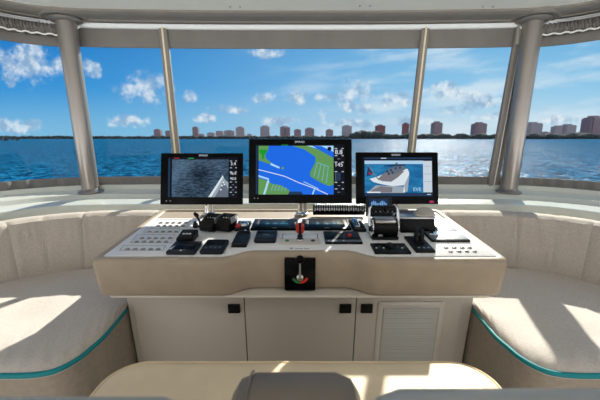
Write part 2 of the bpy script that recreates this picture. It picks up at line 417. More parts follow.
# panes, one per bay
MULL = [(-1.035, -1.075), (0.925, 0.975)]
def pane(name, pts):
    ns_ = normals(pts); bm = B(); a = [(p.x-n_.x*0.002, p.y-n_.y*0.002) for p, n_ in zip(pts, ns_)]; b_ = [(p.x+n_.x*0.002, p.y+n_.y*0.002) for p, n_ in zip(pts, ns_)]
    add_sweep(bm, pts, [(-0.002,1.12),(-0.002,2.386),(0.002,2.386),(0.002,1.12)]); return obj(name, bm, m_glass, kind='structure')
def at_x(x):
    for p, q in zip(PATH[:-1], PATH[1:]):
        if p.x <= x <= q.x: s = (x-p.x)/(q.x-p.x+1e-9); return p.lerp(q, s)
LX = [-1.75, -1.035, 0.925, 1.75]
def seg(x0, x1): return [at_x(x0)]+[p for p in PATH if x0+0.01 < p.x < x1-0.01]+[at_x(x1)]
iL = [i for i, p in enumerate(PATH) if p.x < -1.76]; iR = [i for i, p in enumerate(PATH) if p.x > 1.76]
pane('window_1', [PATH[i] for i in iL]+[at_x(-1.75)])
pane('window_2', seg(-1.75, -1.035)); pane('window_3', seg(-1.035, 0.925)); pane('window_4', seg(0.925, 1.75))
pane('window_5', [at_x(1.75)]+[PATH[i] for i in iR])
# canvas skirts along the bottom and top of every bay
def skirt(name, pts, prof, label, ripple=0.004):
    def fn(i, j, d, z, p):
        if d > 0.005: d += ripple*math.sin(p.x*38+p.y*31)+ripple*math.sin(p.x*91+z*20)
        return d, z
    dense = []
    for a, b_ in zip(pts[:-1], pts[1:]):
        for k in range(4): dense.append(a.lerp(b_, k/4))
    dense.append(pts[-1]); bm = B(); add_sweep(bm, dense, prof, fn=fn); o = obj(name, bm, m_grey)
    return tag(o, label, 'window canvas', group='canvas bands around the windows')
bays = [([PATH[i] for i in iL]+[at_x(-1.75)], 'left side window'), (seg(-1.75, -1.035), 'front window left of the left post'), (seg(-1.035, 0.925), 'wide middle front window'),
        (seg(0.925, 1.75), 'front window right of the right post'), ([at_x(1.75)]+[PATH[i] for i in iR], 'right side window')]
for k, (pts, nm) in enumerate(bays):
    sd_ = k in (0, 4)
    skirt('lower_canvas', pts, [(0.004,1.118),(0.004,1.185),(0.012,1.185),(0.030,1.15),(0.034,1.122)], 'grey canvas strip along the bottom of the '+nm, 0.006 if sd_ else 0.002)
    zt = 2.215 if not sd_ else 2.205
    skirt('upper_canvas', pts, [(0.004,zt),(0.004,2.352),(0.018,2.352),(0.022,zt+0.05),(0.018,zt)], 'grey canvas blind band across the top of the '+nm, 0.0015)
for sgn, nm in ((-1, 'left'), (1, 'right')):
    pts = ([PATH[i] for i in iL] if sgn < 0 else [PATH[i] for i in iR])
    pts = [p for p in pts if p.y > 0.6]
    r = thing('rolled_blind', 'rolled pleated grey blind tied above the %s side window' % nm, 'blind', (pts[len(pts)//2].x, pts[len(pts)//2].y, 2.30), group='rolled side blinds')
    L = r.location; dense = []
    for a, b_ in zip(pts[:-1], pts[1:]):
        for k in range(8): dense.append(a.lerp(b_, k/8))
    dense.append(pts[-1])
    def fnr(i, j, d, z, p):
        w = 0.010*math.sin(i*1.7+z*60); return d+w*(1 if j % 2 else 0.5), z+0.006*math.sin(i*1.7)
    prof = [(0.078+0.036*math.cos(a*PI/5), 2.305+0.042*math.sin(a*PI/5)) for a in range(10)]
    bm = B(); add_sweep(bm, dense, prof, fn=fnr)
    bmesh.ops.translate(bm, verts=bm.verts, vec=-Vector(L)); obj('blind_roll', bm, m_grey, r)
    nn = normals(dense); cord = []
    for i, (p, n_) in enumerate(zip(dense, nn)):
        cord.append(Vector((p.x+n_.x*0.112, p.y+n_.y*0.112, 2.266+0.004*math.sin(i*0.5)))-Vector(L))
    end = cord[-1] if sgn < 0 else cord[0]
    up = [end+Vector((-sgn*0.05, 0.02, 0.015)), end+Vector((-sgn*0.10, 0.04, 0.07))]
    cord = cord+up if sgn < 0 else up[::-1]+cord
    bm = B(); add_tube(bm, cord, 0.006, 8); obj('tie_cord', bm, m_white, r)
    # curtain track under the rail
    bm = B(); add_sweep(bm, dense[:int(len(dense)*0.93)] if sgn < 0 else dense[int(len(dense)*0.07):], [(0.06,2.345),(0.06,2.362),(0.10,2.362),(0.10,2.345)])
    bmesh.ops.translate(bm, verts=bm.verts, vec=-Vector(L)); obj('blind_track', bm, m_steel, r)

# window posts
for k, (xb, xt, nm) in enumerate([(-1.035,-1.075,'slim window post left of the middle front window'), (0.925,0.985,'slim window post right of the middle front window'), (1.635,1.715,'slim window post standing against the big right pillar')]):
    pb, pt = at_x(xb), at_x(xt)
    r = thing('window_post', nm, 'post', (pb.x, pb.y-0.03, 1.11), group='slim window posts')
    L = Vector(r.location); top_ = Vector((pt.x, pt.y-0.03, 2.36))-L; w = 0.032 if k < 2 else 0.045
    bm = B(); add_loft(bm, [[(x, y, 0) for x, y in rrect(-w, w, -0.02, 0.02, 0.012, 3)], [(x+top_.x, y+top_.y, top_.z) for x, y in rrect(-w, w, -0.02, 0.02, 0.012, 3)]])
    obj('post_sleeve', bm, m_grey2, r)
    bm = B(); add_loft(bm, [[(x, y, 0.005) for x, y in rrect(-0.007, 0.007, -0.028, -0.018, 0.004, 3)], [(x+top_.x, y+top_.y, top_.z-0.0) for x, y in rrect(-0.007, 0.007, -0.028, -0.018, 0.004, 3)]])
    obj('zip_strip', bm, m_zip if k < 2 else m_steel, r)
    if k == 2:
        bm = B(); add_slab(bm, top_.x-0.05, top_.x+0.03, -0.045, -0.02, top_.z-0.14, top_.z, 0.004); obj('mesh_patch', bm, m_mousegrey, r)
for sgn, xb, nm in ((-1, -1.72, 'thick round grey pillar between left side window and front windows'), (1, 1.715, 'thick round grey pillar between right side window and front windows')):
    r = thing('round_pillar', nm, 'pillar', (xb, 2.60, 1.070), (0, math.radians(-sgn*-1.2), 0), group='round pillars'); H = 2.384-1.070
    bm = B(); add_lathe(bm, [(0.060, 0.012), (0.062, 0.03), (0.064, H*0.5), (0.068, H-0.02)], n=40); obj('pillar_shaft', bm, m_pillar, r)
    bm = B(); add_lathe(bm, [(0.092, 0.0), (0.094, 0.010), (0.086, 0.018), (0.072, 0.022), (0.064, 0.034)], n=40); obj('base_flange', bm, m_pillar, r)
    bm = B(); add_lathe(bm, [(0.070, H-0.030), (0.108, H-0.022), (0.118, H-0.012), (0.108, H-0.002)], n=40); obj('top_collar', bm, m_pillar, r)
    bm = B(); add_lathe(bm, [(0.120, H-0.004), (0.150, H-0.008), (0.165, H+0.004), (0.165, H+0.022)], n=48); obj('ceiling_boss', bm, m_grey2, r)
for x, y, lab in [(113, 10, 'first pair of tiny ceiling screws, nearest the left pillar'), (235, 6.5, 'second pair of tiny ceiling screws from the left'), (365, 5.5, 'third pair of tiny ceiling screws from the left'), (488, 6.5, 'fourth pair of tiny ceiling screws, nearest the right pillar')]:
    p = atZ(x, y, 2.408); r = thing('ceiling_screws', lab, 'screws', (p.x, p.y, 2.408), group='ceiling screw pairs')
    for s_ in (-0.035, 0.035):
        bm = B(); add_lathe(bm, [(0.008, 0.0), (0.008, -0.004), (0.004, -0.007)], c=(s_, 0, 0), n=10); obj('screw', bm, m_steel, r)

# ------------------------------------------------------------------ settees
FR_PX = [(126,309.5),(119,318),(112,326.5),(102,338),(91,347.5),(81,356),(70,363),(61,367.5),(52,371),(40,373.3),(28,374.5),(12,375),(0,375)]
def settee(sgn, nm):
    r = thing('curved_settee', 'curved beige settee with teal piping %s of the helm console' % nm, 'settee', (sgn*1.6, 1.6, 0), group='wraparound settees beside the helm')
    L = Vector(r.location); ZS = 0.63
    fp = [atZ(x, y, ZS) for x, y in FR_PX]; fp = [Vector((p.x, p.y)) for p in fp]
    fp += [Vector((fp[-1].x-k*0.12, fp[-1].y-0.003*k)) for k in range(1, 7)]+[Vector((-2.02, fp[-1].y-0.02))]
    fp = catmull(fp, 5)
    bp_ = catmull([Vector(p) for p in [(-0.905,1.98),(-1.2,1.985),(-1.5,1.97),(-1.78,1.82),(-1.95,1.52),(-2.01,1.25),(-2.02,1.06)]], 14)
    def resample(path, n):
        ds = [0]
        for a, b_ in zip(path[:-1], path[1:]): ds.append(ds[-1]+(b_-a).length)
        out_ = []; j = 0
        for k in range(n+1):
            s = ds[-1]*k/n
            while j < len(ds)-2 and ds[j+1] < s: j += 1
            out_.append(path[j].lerp(path[j+1], min(1, max(0, (s-ds[j])/(ds[j+1]-ds[j]+1e-9)))))
        return out_
    n, m = 110, 30
    fpr, bpr = resample(fp, n), resample(bp_, n)
    mir = lambda p: Vector((p[0]*(-sgn)*1.0 if sgn > 0 else p[0], p[1], p[2]))-L
    bm = B(); G = []
    for i in range(n+1):
        row = []
        for j in range(m+1):
            tt = j/m; tt = 1-(1-tt)**1.25
            q = bpr[i].lerp(fpr[i], tt); e = (q-fpr[i]).length
            z = ZS+0.035*(1-math.exp(-e/0.035))
            z += 0.010*noise.noise(Vector((q.x*5, q.y*5, sgn*3)))*min(1, e/0.1)
            # short gathers along the piped edge
            z += 0.0045*math.exp(-e/0.09)*math.sin(i*1.25+2.5*noise.noise(Vector((i*0.21, 0, sgn))))*min(1, e/0.03)
            row.append(bm.verts.new(mir((q.x, q.y, z))))
        G.append(row)
    for i in range(n):
        for j in range(m): bm.faces.new((G[i][j], G[i+1][j], G[i+1][j+1], G[i][j+1]))
    # lower border of the cushion
    border = [G[i][m] for i in range(n+1)]; low_ = []
    for v in border:
        low_.append(bm.verts.new(v.co+Vector((0, 0, -0.02))))
    for i in range(n): bm.faces.new((border[i], border[i+1], low_[i+1], low_[i]))
    be = [G[i][0] for i in range(n+1)]; bl = [bm.verts.new(v.co+Vector((0, 0, -0.05))) for v in be]
    for i in range(n): bm.faces.new((be[i], be[i+1], bl[i+1], bl[i]))
    obj('seat_cushion', bm, m_seatfab, r)
    bm = B(); nn = normals(fpr)
    add_tube(bm, [mir((p.x, p.y-0.0, ZS-0.004)) for p in fpr], 0.0105, 10); obj('piping', bm, m_teal, r)
    ins = [p.lerp(q, 0.012) for p, q in zip(fpr, bpr)]; ins[0].x -= 0.003
    poly = ins+bpr[::-1]
    top_ = [mir((p.x, p.y, ZS-0.012)) for p in poly]; bot = []
    for k, p in enumerate(poly): bot.append(mir((p.x, p.y+(0.02 if k <= n else 0), 0.0)))
    bm = B(); add_loft(bm, [bot, top_]); obj('settee_base', bm, m_base, r)
    # backrest with stitched panels
    path = catmull([Vector(p) for p in [(-0.985,2.23),(-1.2,2.23),(-1.5,2.19),(-1.80,2.01),(-2.03,1.66),(-2.12,1.32),(-2.13,1.06)]], 22)
    ds = [0]
    for a, b_ in zip(path[:-1], path[1:]): ds.append(ds[-1]+(b_-a).length)
    seams = [0.02, 0.52, 0.76, 0.96, 1.16, 1.40, ds[-1]]
    base = [(0.0,0.58),(-0.055,0.66),(-0.06,0.90),(-0.05,0.980),(0.0,1.004),(0.075,1.006),(0.115,0.990),(0.142,0.94),(0.158,0.82),(0.185,0.70),(0.205,0.655),(0.20,0.62),(0.15,0.58)]
    prof = []
    for a, b_ in zip(base, base[1:]+base[:1]):
        for k in range(3): prof.append((a[0]+(b_[0]-a[0])*k/3, a[1]+(b_[1]-a[1])*k/3))
    def fn(i, j, d, z, p):
        s = ds[i]; g = min(abs(s-q) for q in seams)
        w = math.exp(-(g/0.012)**2)
        if d > -0.03 and z > 0.60:
            d -= 0.008*w; z -= 0.005*w*(z > 0.95)
            if z > 0.86:
                d += 0.0045*math.sin(s*95+2.0*math.sin(s*23))*max(0, 1-abs(z-0.93)/0.08)
            d += 0.008*noise.noise(Vector((s*6, z*6, sgn)))
        return d, z
    bm = B(); pm = path
    ns_ = normals(path); rings = []
    for i, (p, n_) in enumerate(zip(path, ns_)):
        ring = []
        for j, (d, z) in enumerate(prof):
            d, z = fn(i, j, d, z, p); n2_ = n_ if True else n_
            ring.append(mir((p.x-n_.x*d*(-1) if n_.x else p.x, p.y+n_.y*d, z)))
        rings.append(ring)
    # path runs from the console outwards, so inward is the opposite normal
    rings = []
    for i, (p, n_) in enumerate(zip(path, ns_)):
        ring = []
        for j, (d, z) in enumerate(prof):
            d, z = fn(i, j, d, z, p); ring.append(mir((p.x-n_.x*d, p.y-n_.y*d, z)))
        rings.append(ring)
    add_loft(bm, rings); obj('backrest', bm, m_fabric, r)
settee(-1, 'left'); settee(1, 'right')

# ------------------------------------------------------------------ helm console
def plane(y): return TZ0+TS*(y-TY0)
def sstep(a, b_, x): x = max(0, min(1, (x-a)/(b_-a))); return x*x*(3-2*x)
def outline(w, yf, yb, rec, rc, n=40):
    f = lambda x: yf+rec*(1-sstep(0.235, 0.365, abs(x)))
    pts = []
    for k in range(7):
        a = math.radians(180+90*k/6); pts.append((-w+rc+rc*math.cos(a), f(-w)+rc+rc*math.sin(a)))
    for k in range(1, n): x = -w+rc+(2*w-2*rc)*k/n; pts.append((x, f(x)))
    for k in range(7):
        a = math.radians(270+90*k/6); pts.append((w-rc+rc*math.cos(a), f(w)+rc+rc*math.sin(a)))
    for k in range(5):
        a = math.radians(90*k/4); pts.append((w-rc+rc*math.cos(a), yb-rc+rc*math.sin(a)))
    for k in range(5):
        a = math.radians(90+90*k/4); pts.append((-w+rc+rc*math.cos(a), yb-rc+rc*math.sin(a)))
    return pts
con = thing('helm_console', 'wide beige leather helm console with white switch panel and cabinet doors below', 'console', (0, 1.8, 0))
CL = Vector(con.location)
def cadd(name, bm, m, parent=None, **k):
    bmesh.ops.translate(bm, verts=bm.verts, vec=-CL); return obj(name, bm, m, parent or con, **k)
bm = B(); rings = []
for ins, dzv, flat in ((0.10,0.775,1),(0.034,0.768,1),(0.022,0.773,1),(0.014,0.785,1),(0.0,-0.030,0),(0.001,-0.012,0),(0.006,0.0,0),(0.015,0.006,0),(0.030,0.008,0),(0.040,0.004,0),(0.046,-0.002,0)):
    o_ = outline(0.975-ins, TY0+ins, 2.20-ins, 0.080, max(0.045-ins*0.5, 0.012))
    rings.append([(x, y, dzv if flat else plane(y)+dzv) for x, y in o_])
add_loft(bm, rings); cadd('console_body', bm, m_leather)
bm = B(); rings = []
for ins, dzv in ((0.0,-0.004),(0.0,0.006),(0.003,0.008)):
    rings.append([(x, y, plane(y)+dzv) for x, y in outline(0.932-ins, 1.436+ins, 1.985-ins, 0.062, 0.008)])
add_loft(bm, rings); panel = cadd('switch_panel', bm, m_panel)
bm = B(); add_slab(bm, -0.925, 0.925, 1.418, 2.15, 0.756, 0.768, 0.03, 0.004); cadd('lower_shelf', bm, m_trimw)
def shear(bm):
    for v in bm.verts: v.co.y += (0.745-v.co.z)*0.085; v.co.x *= 1-(0.745-v.co.z)*0.012
bm = B(); add_box(bm, -0.905, 0.905, 1.535, 2.14, 0.0, 0.756, 0.004); shear(bm)
cadd('cabinet_carcass', bm, m_cab, smooth=False)
bm = B(); add_box(bm, -0.872, 0.850, 1.5325, 1.5352, 0.05, 0.746); shear(bm); cadd('door_gap', bm, m_gap, smooth=False)
def latch(x, door):
    bm = B(); add_box(bm, x-0.031, x+0.031, 1.508, 1.524, 0.615, 0.665, 0.004); shear(bm); la = cadd('latch', bm, m_black, door)
    bm = B(); add_lathe(bm, [(0.014, 0.0), (0.014, 0.003), (0.010, 0.005)], c=(x, 1.509+0.009, 0.640), axis=(0,-1,0), n=16); shear(bm)
    cadd('lock_button', bm, m_steel, la)
for x0, x1, lx, lab in ((-0.868,-0.2925,-0.343,None), (-0.2875,0.2905,0.236,None), (0.2955,0.846,0.347,'cabinet door with a louvred vent')):
    bm = B(); add_box(bm, x0, x1, 1.522, 1.534, 0.055, 0.735, 0.003); shear(bm); d = cadd('cabinet_door', bm, m_cab, smooth=False)
    if lab: d['label'] = lab
    latch(lx, d)
    if lab:
        gx0, gx1, gz0, gz1 = 0.405, 0.752, 0.14, 0.680
        bm = B()
        add_loft(bm, [[(x, y_, z) for x, z in rrect(gx0+i_, gx1-i_, gz0+i_, gz1-i_, 0.018)] for y_, i_ in ((1.523,0),(1.515,0),(1.512,0.004),(1.512,0.026),(1.518,0.030),(1.523,0.030))], cap0=False, cap1=False)
        shear(bm); fr = cadd('vent_frame', bm, m_trimw, d)
        bm = B(); add_box(bm, gx0+0.029, gx1-0.029, 1.5195, 1.5215, gz0+0.029, gz1-0.029); shear(bm); cadd('vent_recess', bm, m_grilled, fr, smooth=False)
        bm = B(); z = gz0+0.036
        while z < gz1-0.034:
            vs = add_box(bm, gx0+0.031, gx1-0.031, 1.5125, 1.5190, z, z+0.0068)
            z += 0.0102
        shear(bm); cadd('louvres', bm, m_grille, fr, smooth=False)
# push buttons set into the white panel
def button(px, py, rad=0.012):
    p = atP(px, py, 0.008); bm = B()
    add_lathe(bm, [(rad, 0), (rad, 0.003), (rad*0.86, 0.0035), (rad*0.80, 0.002), (rad*0.72, 0.002), (rad*0.66, 0.006), (rad*0.3, 0.007)], n=18)
    o = obj('push_button', bm, m_btn, con); o.location = p-CL; o.rotation_euler = (TILT, 0, 0); return o
proto = button(161, 223)
rows = [(223,[167.5,173.5,180,186]),(226.3,[158,164.3,170.3,176.5,183]),(232,[149.5,156.5,163,169.8,176]),(238.5,[142,149,155.7,162.7,170]),
        (242.2,[136.5,144,151.3,158.7,166]),(249.6,[127.5,135,143,150.7,158]),(247.8,[446,454,462,469.5]),(251.6,[450.5,459,466.7,474.5])]
for py, xs in rows:
    for px in xs:
        c = proto.copy(); COL.objects.link(c); c.parent = con; c.location = atP(px, py, 0.008)-CL
def frame_outline(x0, x1, y0, y1):
    a, b_, c, d = atP(x0[0], y0), atP(x0[1], y0), atP(x1[0], y1), atP(x1[1], y1)
    q = [c, d, b_, a]; bm = B()
    for k in range(4):
        p0, p1 = q[k], q[(k+1) % 4]; p0 = p0+Vector((0,0,0.0088)); p1 = p1+Vector((0,0,0.0088)); add_tube(bm, [p0, p1], 0.0011, 4)
    cadd('panel_outline', bm, m_line, panel, smooth=False)
frame_outline((157,190.5),(150.5,187.5),221,228.3); frame_outline((146.5,180),(143.5,178.5),229.8,234); frame_outline((137.5,175),(130.5,171),236.2,244.4); frame_outline((124,166),(119.5,163),247.2,252)
# maker's mark printed on the panel
p = atP(291.3, 248.3, 0.0082); bm = B()
add_loft(bm, [circ((0,0,0), 0.0075, 20), circ((0,0,0.0006), 0.0075, 20)]); o = obj('printed_emblem', bm, m_ink, con); o.location = p-CL; o.rotation_euler = (TILT,0,0)
bm = B(); add_loft(bm, [circ((0,0,0.0006), 0.0035, 16), circ((0,0,0.0012), 0.0035, 16)]); e = obj('emblem_center', bm, m_panel, o)
p = atP(302.5, 248.6, 0.0082); bm = B(); x = -0.036
for g in (0.004,0.004,0.003,0.004,0.004,0.004,0.003,0.004,0,0.004,0.004,0.003,0.004,0.004):
    if g: add_box(bm, x, x+g, -0.0028, 0.0028, 0, 0.0005)
    x += (g or 0.003)+0.0013
o = obj('printed_lettering', bm, m_ink, con, smooth=False); o.location = p-CL; o.rotation_euler = (TILT,0,0)

# black lever plate on the fascia
t_ = thing('trim_lever', 'chrome lever with black ball knob on square black plate at console front', 'lever', (0, 1.466, 0.86))
bm = B(); add_loft(bm, [[(x, y_, z) for x, z in rrect(-0.075+i_, 0.075-i_, -0.083+i_, 0.082-i_, 0.004)] for y_, i_ in ((0.002,0),(-0.010,0),(-0.012,0.002))]); obj('mounting_plate', bm, m_blackg, t_)
bm = B(); add_lathe(bm, [(0.019,0.010),(0.019,0.020),(0.016,0.026),(0.010,0.030)], c=(0,0,-0.012), axis=(0,-1,0), n=28); obj('pivot_hub', bm, m_chrome, t_)
bm = B(); add_tube(bm, [(0,-0.026,-0.010),(0,-0.032,0.03),(0,-0.040,0.072)], [0.0075,0.006,0.005], 12); obj('lever_arm', bm, m_chrome, t_)
bm = B(); add_sphere(bm, (0,-0.044,0.090), 0.021, (1,1,0.95), 20, 14); obj('ball_knob', bm, m_blackg, t_)
for a0, a1, mm, nm in ((205, 269, m_green, 'green_mark'), (271, 338, m_redmk, 'red_mark')):
    bm = B(); a_ = []; b_ = []
    for k in range(13):
        a = math.radians(a0+(a1-a0)*k/12); wd = 0.0045
        a_.append((0.031*math.cos(a), -0.0122, -0.004+0.031*math.sin(a))); b_.append((0.043*math.cos(a), -0.0122, -0.004+0.043*math.sin(a)))
    ring = a_+b_[::-1]; add_loft(bm, [ring, [(x, -0.0140, z) for x, y_, z in ring]]); obj(nm, bm, mm, t_, smooth=False)

# ------------------------------------------------------------------ monitors
s_navy = screen_mat('screen dark frame', (8, 12, 24)); s_white = screen_mat('screen white', (225, 232, 240)); s_chart = screen_mat('chart water blue', (24, 104, 226))
s_land = screen_mat('chart land green', (96, 150, 84)); s_land2 = screen_mat('chart bright green', (20, 150, 40)); s_pale = screen_mat('chart pale', (168, 214, 244))
s_line = screen_mat('chart canal blue', (110, 176, 190)); s_grey = screen_mat('screen grey', (96, 106, 120)); s_green = screen_mat('screen green', (30, 150, 70))
s_hull = screen_mat('screen hull', (214, 224, 230)); s_hull2 = screen_mat('screen hull shade', (150, 164, 176)); s_deckc = screen_mat('screen deck', (118, 116, 122)); s_darkb = screen_mat('screen shadow blue', (30, 56, 88))
s_skyc = screen_mat('screen sky', (170, 205, 230)); s_cyan = screen_mat('screen cyan', (60, 150, 180)); s_redc = screen_mat('screen red', (170, 40, 50)); s_list = screen_mat('screen list', (196, 208, 220))
def img_mat(name, c0, c1, scale, sx, sz, c2=None):
    m = screen_mat(name, c0); t = m.node_tree; b = t.nodes['Principled BSDF']
    co = N(t, 'ShaderNodeTexCoord').outputs['Object']; mp = N(t, 'ShaderNodeMapping', {'Vector': co, 'Scale': (sx, 1, sz), 'Rotation': (0, 0.6, 0)}).outputs[0]
    n_ = N(t, 'ShaderNodeTexNoise', {'Vector': mp, 'Scale': scale, 'Detail': 6.0, 'Roughness': 0.7}).outputs[0]
    big = N(t, 'ShaderNodeTexNoise', {'Vector': co, 'Scale': 5.0, 'Detail': 1.0}).outputs[0]
    f = SM(M_('ADD', M_('MULTIPLY', n_, 0.8, tree=t), M_('MULTIPLY', big, 0.5, tree=t), tree=t), 0.45, 0.85, t)
    t.links.new(MIX(f, rgb(*c0), rgb(*c1), t), b.inputs['Emission Color']); return m
s_cam = img_mat('camera view of water', (6, 20, 38), (84, 112, 136), 55, 0.6, 2.2); s_sea = img_mat('screen sea', (12, 84, 140), (40, 130, 180), 25, 0.6, 2.0)
MT = 13.0
def monitor(px, py, W_, H_, lab, crop, yaw=0.0):
    c = atY(px, py, 2.02); base = Vector((c.x, 2.085, plane(2.085)+0.004))
    r = thing('chartplotter_monitor', lab, 'monitor', base, group='helm monitors')
    MTX = Matrix.Translation(c-base) @ Matrix.Rotation(math.radians(yaw), 4, 'Z') @ Matrix.Rotation(math.radians(-MT), 4, 'X')
    def fin(name, bm, m, parent=r, smooth=True): bm.transform(MTX); return obj(name, bm, m, parent, smooth)
    bm = B(); add_loft(bm, [[(x, y_, z) for x, z in rrect(-W_/2+i_, W_/2-i_, -H_/2+i_, H_/2-i_, 0.006)] for y_, i_ in ((0.045,0.05),(0.030,0.02),(0.012,0.004),(-0.006,0.0),(-0.010,0.0))])
    hs = fin('housing', bm, m_black)
    bm = B(); add_loft(bm, [[(x, y_, z) for x, z in rrect(-W_/2+i_, W_/2-i_, -H_/2+i_, H_/2-i_, 0.005)] for y_, i_ in ((-0.009,0.0005),(-0.0125,0.0005),(-0.0135,0.002))]); fin('front_glass', bm, m_blackg, hs)
    x0, x1, y0, y1 = crop
    def sx(x): return (x-x0)/(x1-x0)*W_-W_/2
    def sz(y): return H_/2-(y-y0)/(y1-y0)*H_
    scr = [None]
    def poly(name, pts, m, layer, parent=None):
        ar = sum(pts[i][0]*pts[(i+1) % len(pts)][1]-pts[(i+1) % len(pts)][0]*pts[i][1] for i in range(len(pts)))
        yv = -0.0138-0.0006*layer; bm = B()
        add_loft(bm, [[(sx(x), yv+0.0006, sz(y)) for x, y in pts], [(sx(x), yv, sz(y)) for x, y in pts]])
        o = fin(name, bm, m, parent or scr[0] or r, False)
        if scr[0] is None: scr[0] = o
        return o
    def rect(name, a, b_, c_, d, m, layer): return poly(name, [(a, c_), (b_, c_), (b_, d), (a, d)], m, layer)
    def stroke(name, pts, w, m, layer):
        up = [(x, y-w/2) for x, y in pts]; dn = [(x, y+w/2) for x, y in pts]; return poly(name, up+dn[::-1], m, layer)
    def txt(name, s, x, y, size, m, layer=3, parent=None):
        k = W_/(x1-x0)
        return text(name, s, size*k, MTX @ Matrix.Translation((sx(x), -0.0138-0.0006*layer, sz(y))) @ Matrix.Rotation(PI/2, 4, 'X'), m, parent or scr[0] or hs)
    # stand
    bb = c-base; bot = MTX @ Vector((0, 0.012, -H_/2+0.03))
    bm = B(); add_tube(bm, [(0, 0, 0.008), (0, 0.0, bot.z*0.6), (0, bot.y*0.7, bot.z+0.02)], 0.019, 20); st = obj('stand_post', bm, m_chrome, r)
    bm = B(); add_tube(bm, [(0.034, 0.012, 0.008), (0.034, 0.012, bot.z*0.6), (0.034, bot.y*0.7+0.012, bot.z+0.02)], 0.010, 14); obj('cable_post', bm, m_steel, r)
    bm = B(); add_lathe(bm, [(0.042, 0), (0.042, 0.005), (0.036, 0.009), (0.020, 0.010)], c=(0.010, 0.004, 0), n=28); obj('post_foot', bm, m_chrome, r)
    return poly, rect, stroke, txt, r, hs, fin, sx, sz
# left: camera view
poly, rect, stroke, txt, r, hs, fin, sx, sz = monitor(202.4, 179.0, 0.520, 0.325, 'left helm monitor showing grey camera picture of water and a white bow', (5, 560, 25, 357))
rect('screen', 52, 522, 52, 312, s_navy, 0)
rect('camera_picture', 82, 462, 66, 309, s_cam, 1)
poly('bow_shape', [(330,309),(425,170),(440,200),(462,215),(462,309)], s_hull2, 2); poly('bow_edge', [(328,309),(424,168),(428,182),(348,309)], s_hull, 3)
poly('bow_deck', [(372,309),(432,205),(462,260),(462,309)], s_grey, 3)
for q in ((412,262),(420,235),(436,228),(430,215)): rect('deck_fitting', q[0]-5, q[0]+5, q[1]-5, q[1]+4, s_white, 4)
rect('top_marker', 190, 228, 55, 62, s_green, 2); rect('red_marker', 95, 130, 55, 60, s_redc, 2); rect('side_bar', 58, 68, 60, 308, s_darkb, 1)
rect('data_column', 468, 520, 56, 310, s_navy, 1)
for y, s, z_ in ((95,'3.4',30),(157,'96.0',24),(191,'90.0',24),(228,'---',14),(262,'---',14),(294,'---',14)): txt('data_value', s, 494, y, z_, s_white)
for y in (76,120,146,212,246,278): rect('column_rule', 472, 486, y-2, y+2, s_list, 2); rect('column_rule', 508, 518, y-2, y+2, s_list, 2)
txt('brand_lettering', 'SIMRAD', 291, 40, 17, s_list, 1, hs)
for q in (47, 72):
    bm = B(); add_lathe(bm, [(0.004,0),(0.004,0.002)], c=(sx(q), -0.0135, sz(334)), axis=(0,-1,0), n=10); fin('bezel_button', bm, m_btn, hs)
# middle: chart
poly, rect, stroke, txt, r, hs, fin, sx, sz = monitor(300.3, 171.3, 0.648, 0.405, 'large middle helm monitor showing a blue and green nautical chart', (28, 585, 28, 365))
rect('screen', 64, 546, 57, 321, s_navy, 0)
rect('chart_water', 81, 486, 64, 319, s_chart, 1)
poly('chart_land', [(262,64),(345,64),(405,84),(486,128),(486,268),(462,276),(425,262),(362,226),(358,205),(388,150),(388,122),(330,84)], s_land, 2)
poly('chart_shallows', [(340,64),(486,64),(486,112),(420,84)], s_pale, 3); poly('chart_bay', [(372,64),(420,66),(486,96),(486,124),(410,86)], s_chart, 4)
poly('chart_land', [(81,64),(138,64),(128,96),(118,104),(120,130),(150,152),(140,160),(100,146),(81,140)], s_land, 2)
poly('chart_island', [(84,84),(126,84),(124,102),(112,112),(110,134),(100,134),(98,110),(86,102)], s_land2, 3)
poly('chart_land', [(81,232),(138,250),(150,262),(200,270),(248,296),(250,319),(81,319)], s_land, 2)
poly('chart_pier', [(148,154),(196,176),(192,184),(144,164)], s_pale, 3); poly('chart_islet', [(204,178),(212,174),(220,180),(216,188),(206,187)], s_land, 3)
stroke('route_line', [(81,189),(150,206),(222,224),(300,258),(380,286),(440,312),(455,319)], 4, s_white, 3)
stroke('canal_line', [(81,222),(138,240)], 9, s_pale, 3); stroke('channel_line', [(324,252),(405,290)], 4, s_pale, 3)
poly('channel_line', [(380,290),(386,292),(376,319),(368,319)], s_pale, 3)
poly('canal_line', [(130,244),(140,248),(118,319),(106,319)], s_pale, 4)
for k in range(4): poly('canal_line', [(396+k*20,152+k*6),(400+k*20,153+k*6),(382+k*22,226+k*12),(377+k*22,224+k*12)], s_line, 3)
poly('canal_line', [(400,150),(460,172),(459,176),(399,154)], s_line, 3)
for k in range(5): poly('canal_line', [(160+k*17,266+k*4),(164+k*17,267+k*4),(152+k*18,300),(147+k*18,300)], s_line, 3)
poly('compass_disc', [(464+11*math.cos(a*PI/8), 80+11*math.sin(a*PI/8)) for a in range(16)], s_navy, 5)
poly('chart_tab', [(248,304),(312,304),(320,319),(240,319)], s_darkb, 5)
rect('side_bar', 68, 76, 64, 315, s_darkb, 1); rect('top_marker', 205, 240, 58, 62, s_land2, 2); rect('data_column', 489, 543, 60, 319, s_navy, 1)
rect('depth_gauge', 505, 524, 205, 246, s_darkb, 2); rect('depth_gauge', 496, 500, 200, 250, s_grey, 2)
for y, s, z_ in ((98,'8.8',34),(164,'145',30),(132,'---',14),(272,'---',14),(306,'---',14)): txt('data_value', s, 514, y, z_, s_white)
for y in (78,116,150,200,256,290): rect('column_rule', 492, 506, y-2, y+2, s_list, 2); rect('column_rule', 530, 540, y-2, y+2, s_list, 2)
txt('brand_lettering', 'SIMRAD', 303, 44, 15, s_list, 1, hs)
